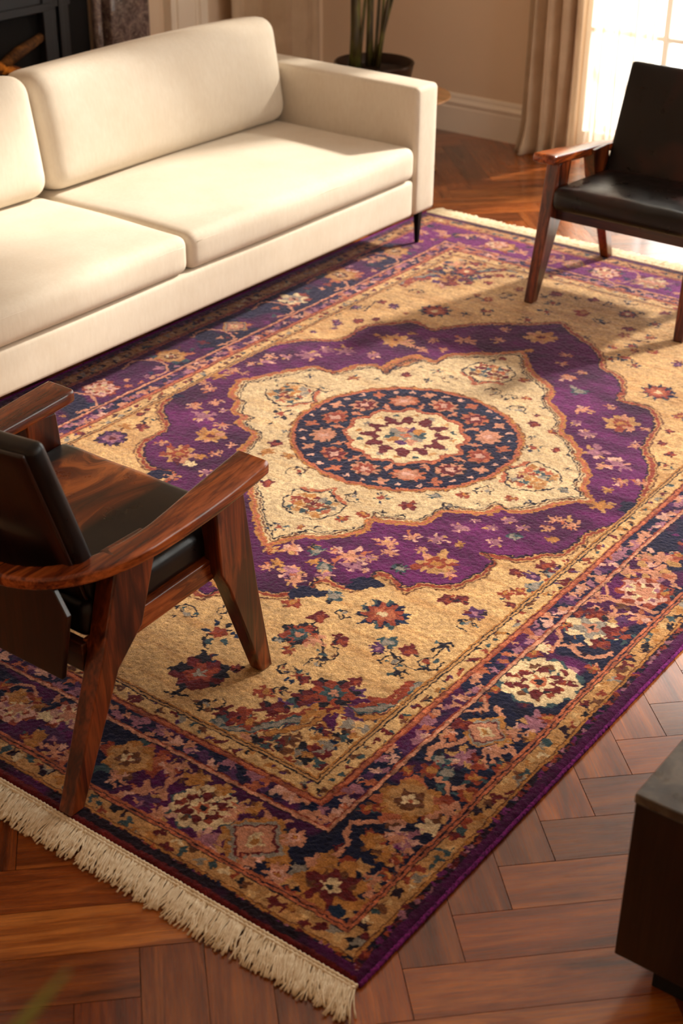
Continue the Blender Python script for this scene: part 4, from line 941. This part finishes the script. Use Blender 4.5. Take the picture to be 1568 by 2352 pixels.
# ------------------------------------------------------------------ armchairs
def armchair(label, loc, rotz, near):
    t = thing('armchair', label, 'armchair', loc, rotz, 'rosewood armchairs on the rug')
    wz, wy, wx = M['rose_z'], M['rose_y'], M['rose_x']
    for s in (-1, 1):
        def leg(poly, xi, spread_top, spread_bot, th):
            bm = bmesh.new(); vs = prism(bm, poly, -th/2, th/2)
            for v in vs:
                k = min(1, max(0, v.co.z/.53)); v.co.x = s*(spread_bot+(spread_top-spread_bot)*k)+v.co.x*(.82+.3*k)
            o = obj('leg', bm, wz, t, smooth=True); bevel(o, .005, 3); return o
        # front leg: straight outer edge, knee on the inner edge at the seat rail
        leg([(.302,0),(.343,0),(.300,.25),(.262,.535),(.165,.545),(.176,.335),(.20,.29)], 0, .297, .316, .048)
        leg([(-.350,0),(-.308,0),(-.165,.275),(-.085,.345),(-.012,.53),(-.135,.53),(-.205,.33)], 0, .296, .328, .048)
        # arm: blade that narrows and curves in behind the back
        path = []
        for k in range(13):
            u = k/12; y = .318-.318*u
            hw = .030+.018*math.sin(min(1, u*1.15+.1)*PI*.62)
            xx = .308+.010*math.sin(u*PI*.6); wd = .047+.004*math.sin(PI*u)-.012*u
            if k == 0: path += [((s*xx, .321, .562), (s, 0, 0), .041, .0120), ((s*xx, .3195, .562), (s, 0, 0), .044, .0150)]; y = .315
            path.append(((s*xx, y, .562-.040*u), (s, 0, 0), wd, .0175))
        for k in range(1, 15):
            a = k/14*PI/2
            x = .2945-.012*k/14-(.262)*(1-math.cos(a)); y = -.285*math.sin(a)
            nx_, ny_ = math.cos(a)**.8 if math.cos(a) > 0 else 0, -math.sin(a)
            hwk = .036-.014*k/14
            x = .012+.3065*max(0, math.cos(a))**.62; y = -.300*math.sin(a)**.85
            path.append(((s*x, y, .522-.020*math.sin(a)), (s*nx_, ny_, 0), hwk, .0155))
        path.append(((0, -.300, .502), (0, -1, 0), .022, .0155))
        bm = bmesh.new(); sweep(bm, path, .55)
        obj('armrest', bm, wy, t)
    # rails
    def rail(name, poly, x0, x1, mat, bw=.004):
        bm = bmesh.new(); prism(bm, poly, x0, x1); bevel(obj(name, bm, mat, t), bw, 3)
    rail('front_rail', [(.205,.315),(.235,.315),(.235,.385),(.205,.385)], -.285, .285, wx)
    rail('back_rail', [(-.215,.27),(-.19,.27),(-.19,.34),(-.215,.34)], -.28, .28, wx)
    for s in (-1, 1): rail('side_rail', [(-.20,.285),(.22,.312),(.22,.368),(-.20,.345)], s*.280-.014, s*.280+.014, wy)
    # seat cushion, slightly wedge shaped and domed
    def sf(p, u):
        q = p.copy(); b = (1-min(1, abs(u.x)**3))*(1-min(1, abs(u.y)**3))
        if u.z > 0: q.z += .016*b*u.z
        q.y += .010*(1-u.x*u.x)*max(0, u.y)*(1-u.z*u.z)
        q.z += .0012*math.sin(p.x*31+p.y*9)*max(0, u.z)
        return q
    bm = bmesh.new(); rbox(bm, .562, .49, .088, .028, 5, (22,20,3), (0,0,0), sf)
    o = obj('seat', bm, M['leather_reflection'] if near else M['leather_patina'], t); o.location = (0, .045, .394); o.rotation_euler = (math.radians(3.5), 0, 0)
    if near: o['label'] = 'black leather seat with a swirling brown reflection painted in its middle'
    # piping round the cushion's top edge
    bm = bmesh.new(); pts = []
    for k in range(64+1):
        a = 2*PI*k/64; cx, cy = math.cos(a), math.sin(a)
        pts.append((math.copysign(abs(cx)**.16, cx)*.275, math.copysign(abs(cy)**.16, cy)*.246, .012))
    tube(bm, pts, .0028, 6, cap=False); obj('piping', bm, M['leather'], o)
    # back: padded leather front on a timber shell
    th = math.radians(18)
    def back(p, u):
        q = p.copy(); k = (u.z+1)/2; q.x *= .985-.02*k
        q.y += .018*(u.x*u.x)*1 - .012
        if u.y > 0: q.y += .010*(1-abs(u.x)**3)*(1-abs(u.z)**3)
        return q
    bm = bmesh.new(); rbox(bm, .556, .048, .47, .018, 4, (18,2,14), (0,0,0), back)
    o = obj('backrest', bm, M['leather'] if near else M['leather_patina'], t); o.location = (0, -.205, .600); o.rotation_euler = (th, 0, 0)
    def shell(p, u):
        q = p.copy(); k = (u.z+1)/2; q.x *= .98-.02*k; q.y += .018*u.x*u.x-.012; return q
    bm = bmesh.new(); rbox(bm, .536, .012, .45, .005, 2, (18,1,14), (0,0,0), shell)
    o2 = obj('back_shell', bm, M['rose_dark'], t); o2.location = (0, -.2325, .596); o2.rotation_euler = (th, 0, 0)
    # lower panel under the arm rail
    bm = bmesh.new(); prism(bm, [(-.262,.493),(.262,.493),(.296,.44),(.262,.27),(-.262,.27),(-.296,.44)], -.262, -.248, 'y')
    bevel(obj('lower_panel', bm, M['rose_dark'], t), .003, 2)
    return t
armchair('dark rosewood armchair in the left foreground, seen from behind, seat with painted brown reflection', (-1.098, .347, 0), 0, True)
armchair('dark rosewood and black leather armchair facing the room near the bright window', (-1.176, 3.508, 0), PI, False)

# ------------------------------------------------------------------ coffee table at the lower right
def coffee_table():
    t = thing('coffee_table', 'blocky dark wood coffee table with a grey stone top, right foreground', 'coffee table', (.80, .80, FZ))
    X = lambda x: x-.80
    x0, y0, x1, y1 = .372, .274, 1.30, 1.35
    box('body', M['espresso'], t, X(x0)+.002, X(x1), X(y0)+.002, X(y1), .095, .452, bw=.003)
    box('top', M['stone'], t, X(x0), X(x1), X(y0), X(y1), .452, .472, bw=.003)
    box('plinth', M['soot'], t, X(x0)+.06, X(x1)-.06, X(y0)+.06, X(y1)-.06, 0, .095, bw=.002)
coffee_table()

# ------------------------------------------------------------------ side table and potted plant behind the sofa
def side_table():
    t = thing('side_table', 'round pale wooden side table peeking out behind the sofa arm', 'side table', (-2.95, 4.366, FZ))
    bm = bmesh.new(); lathe(bm, [(.0,.345),(.235,.350),(.253,.358),(.258,.362),(.256,.368),(.0,.368)][1:-1], 64); bevel(obj('table_top', bm, M['oak'], t), .001)
    for k in range(3):
        a = k*2.094+.5; bm = bmesh.new(); tube(bm, [(.12*math.cos(a), .12*math.sin(a), .35), (.19*math.cos(a), .19*math.sin(a), 0)], [.019, .013], 14); obj('leg', bm, M['oak'], t)
side_table()
def plant():
    R_ = random.Random(3)
    t = thing('potted_plant', 'tall cane plant in a shallow dark pot behind the sofa arm', 'plant', (-3.07, 4.33, FZ+.368))
    bm = bmesh.new(); lathe(bm, [(.11,0),(.145,.01),(.18,.07),(.192,.13),(.196,.140),(.190,.145),(.184,.138),(.172,.10),(.168,.09)], 56); obj('pot', bm, M['pot'], t)
    bm = bmesh.new(); lathe(bm, [(.172,.092),(.170,.100),(.09,.108),(.02,.112)], 40); obj('soil', bm, M['soil'], t)
    heads = []
    for (ob, ot, h, r, dz) in ((-.095,-.092,1.5,.026,0),(-.020,-.024,1.7,.017,.02),(.012,.075,1.6,.010,-.02),(.006,.10,1.5,.009,.03),(-.075,-.035,1.4,.009,-.01),(.0,.02,1.3,.009,.0),(.016,.046,1.55,.008,-.01)):
        bx, by, tx, ty = ob*.806-dz*.59, ob*.592+dz*.8, (ob+(ot-ob)*h/.33*.8)*.806-dz*.59, (ob+(ot-ob)*h/.33*.8)*.592+dz*.8
        pts = []; n = 10
        for k in range(n+1):
            u = k/n; pts.append((bx+(tx-bx)*u+.004*math.sin(u*9+bx*60), by+(ty-by)*u, .12+h*u))
        bm = bmesh.new(); tube(bm, pts, [r*(1.25 if k == 0 else 1-.25*k/n) for k in range(n+1)], 10); obj('cane', bm, M['stem'], t)
        heads.append(Vector(pts[-1])); heads.append(Vector(pts[6]))
    for (p0, p1, p2) in (((-.06,0,.55),(-.14,-.02,.50),(-.20,-.03,.62)),):
        bm = bmesh.new(); tube(bm, [p0, p1, p2], [.004,.003,.002], 6); obj('stalk', bm, M['stem'], t)
    for hd in heads[::1]:
        if hd.z < 1.0: continue
        for k in range(9):
            a = R_.uniform(0, 6.28); blade(t, hd, a, R_.uniform(.22, .36), .020, R_.uniform(.9, 1.35), M['leaf'])
def blade(t, base, ang, L, w, lift, mat):
    bm = bmesh.new(); n = 9; rows = []
    p = Vector(base); el = lift
    d = Vector((math.cos(ang), math.sin(ang), 0)); sd = Vector((-math.sin(ang), math.cos(ang), 0))
    for k in range(n+1):
        u = k/n; ww = w*math.sin(PI*min(1, (u*.93+.05)))**.7*(1-.2*u)
        rows.append([bm.verts.new(p+sd*ww*q+Vector((0,0,abs(q)*ww*.35))) for q in (-1, 0, 1)])
        p = p+(d*math.cos(el)+Vector((0,0,1))*math.sin(el))*L/n; el -= 1.9/n
    for a, b in zip(rows, rows[1:]):
        for q in range(2): bm.faces.new((a[q], a[q+1], b[q+1], b[q]))
    o = obj('leaf', bm, mat, t); m = o.modifiers.new('thickness', 'SOLIDIFY'); m.thickness = .001
    return o
plant()
def floor_plant():
    # stands beside the camera; only one blade tip reaches into the lower left of the photograph
    t = thing('floor_plant', 'out of focus green leaf tip of a plant at the lower left corner', 'plant', (.30, -1.42, FZ))
    bm = bmesh.new(); lathe(bm, [(.14,0),(.17,.02),(.2,.3),(.205,.32),(.195,.32),(.185,.28)], 40); obj('pot', bm, M['pot'], t)
    bm = bmesh.new(); lathe(bm, [(.188,.27),(.186,.285),(.05,.295)], 32); obj('soil', bm, M['soil'], t)
    bm = bmesh.new(); tube(bm, [(0,0,.28),(.01,.0,.7),(.03,.02,1.05)], [.012,.010,.008], 10); obj('cane', bm, M['stem'], t)
    def curved(pts, w, mat):
        bm = bmesh.new(); rows = []; n = len(pts)
        for i, p in enumerate(pts):
            p = Vector(p); tn = (Vector(pts[min(i+1, n-1)])-Vector(pts[max(i-1, 0)])).normalized(); sd = tn.cross(Vector((0,0,1))).normalized()
            ww = w*math.sin(PI*(.04+.92*i/(n-1)))**.8
            rows.append([bm.verts.new(p+sd*ww*q+Vector((0,0,abs(q)*ww*.3))) for q in (-1, 0, 1)])
        for a, b in zip(rows, rows[1:]):
            for q in range(2): bm.faces.new((a[q], a[q+1], b[q+1], b[q]))
        o = obj('leaf', bm, mat, t); m = o.modifiers.new('thickness', 'SOLIDIFY'); m.thickness = .001
    L = lambda x, y, z: (x-.30, y+1.42, z-FZ)
    curved([(.03,.02,1.05)]+[L(*q) for q in LEAF_A], .020, M['leaf_young'])
    curved([(.03,.02,1.05)]+[L(*q) for q in LEAF_B], .016, M['leaf'])
    for k in range(5): blade(t, (.03,.02,1.03), 3.4+k*.62, .38, .02, .5, M['leaf'])
LEAF_A = [(.44,-1.27,1.17),(.50,-1.215,1.245),(.548,-1.182,1.318),(.578,-1.170,1.372),(.597,-1.163,1.407)]
LEAF_B = [(.45,-1.30,1.12),(.52,-1.24,1.20),(.565,-1.205,1.29),(.592,-1.190,1.355)]
floor_plant()

# ------------------------------------------------------------------ camera
PX, PY, PYAW, PPIT, PROL, PF = 1.110893, -1.581842, .6338930, .5160835, .0117431, 3366.8756
cam = bpy.data.cameras.new('camera'); co = bpy.data.objects.new('camera', cam); COL.objects.link(co); S.camera = co
cam.sensor_fit = 'HORIZONTAL'; cam.sensor_width = 24.0; cam.lens = PF*24.0/1568
cy_, sy_ = math.cos(PYAW), math.sin(PYAW)
r = Vector((cy_, sy_, 0)); f = Vector((-sy_*math.cos(PPIT), cy_*math.cos(PPIT), -math.sin(PPIT))); u = r.cross(f)
r2 = r*math.cos(PROL)+u*math.sin(PROL); u2 = -r*math.sin(PROL)+u*math.cos(PROL)
m = Matrix((r2, u2, -f)).transposed().to_4x4(); m.translation = (PX, PY, 2.1); co.matrix_world = m
cam.clip_start = .05
cam.dof.use_dof = True; cam.dof.focus_distance = 3.7; cam.dof.aperture_fstop = 3.6

# ------------------------------------------------------------------ light
sun = bpy.data.lights.new('sun', 'SUN'); so = bpy.data.objects.new('sun', sun); COL.objects.link(so)
sun.energy = 7.4; sun.angle = math.radians(4.0); sun.color = (1.0, .90, .79)
az = Vector((-.35, -.94, 0)).normalized(); el = math.radians(33)
d = az*math.cos(el)+Vector((0,0,-math.sin(el)))
so.rotation_euler = d.to_track_quat('-Z', 'Y').to_euler()
def portal(name, loc, rot, sx, sy):
    l = bpy.data.lights.new(name, 'AREA'); o = bpy.data.objects.new(name, l); COL.objects.link(o)
    l.shape = 'RECTANGLE'; l.size = sx; l.size_y = sy; l.cycles.is_portal = True; o.location = loc; o.rotation_euler = rot
portal('portal', ((OX0+OX1)/2, WY1+.25, OZ1/2), (-PI/2, 0, 0), OX1-OX0, OZ1)
portal('portal', (WX1+.2, 2.75, 1.67), (0, PI/2, 0), 2.45, 1.7)  # sky portal for the added side window
w = bpy.data.worlds.new('world'); S.world = w; w.use_nodes = True
bg = w.node_tree.nodes['Background']; bg.inputs['Color'].default_value = (1.0, .97, .93, 1); bg.inputs['Strength'].default_value = 5.0
S.view_settings.view_transform = 'Standard'; S.view_settings.look = 'None'; S.view_settings.gamma = 1; S.view_settings.use_curve_mapping = False
S.view_settings.exposure = 0.1
try:
    S.cycles.max_bounces = 10; S.cycles.diffuse_bounces = 5; S.cycles.transparent_max_bounces = 12
except Exception: pass
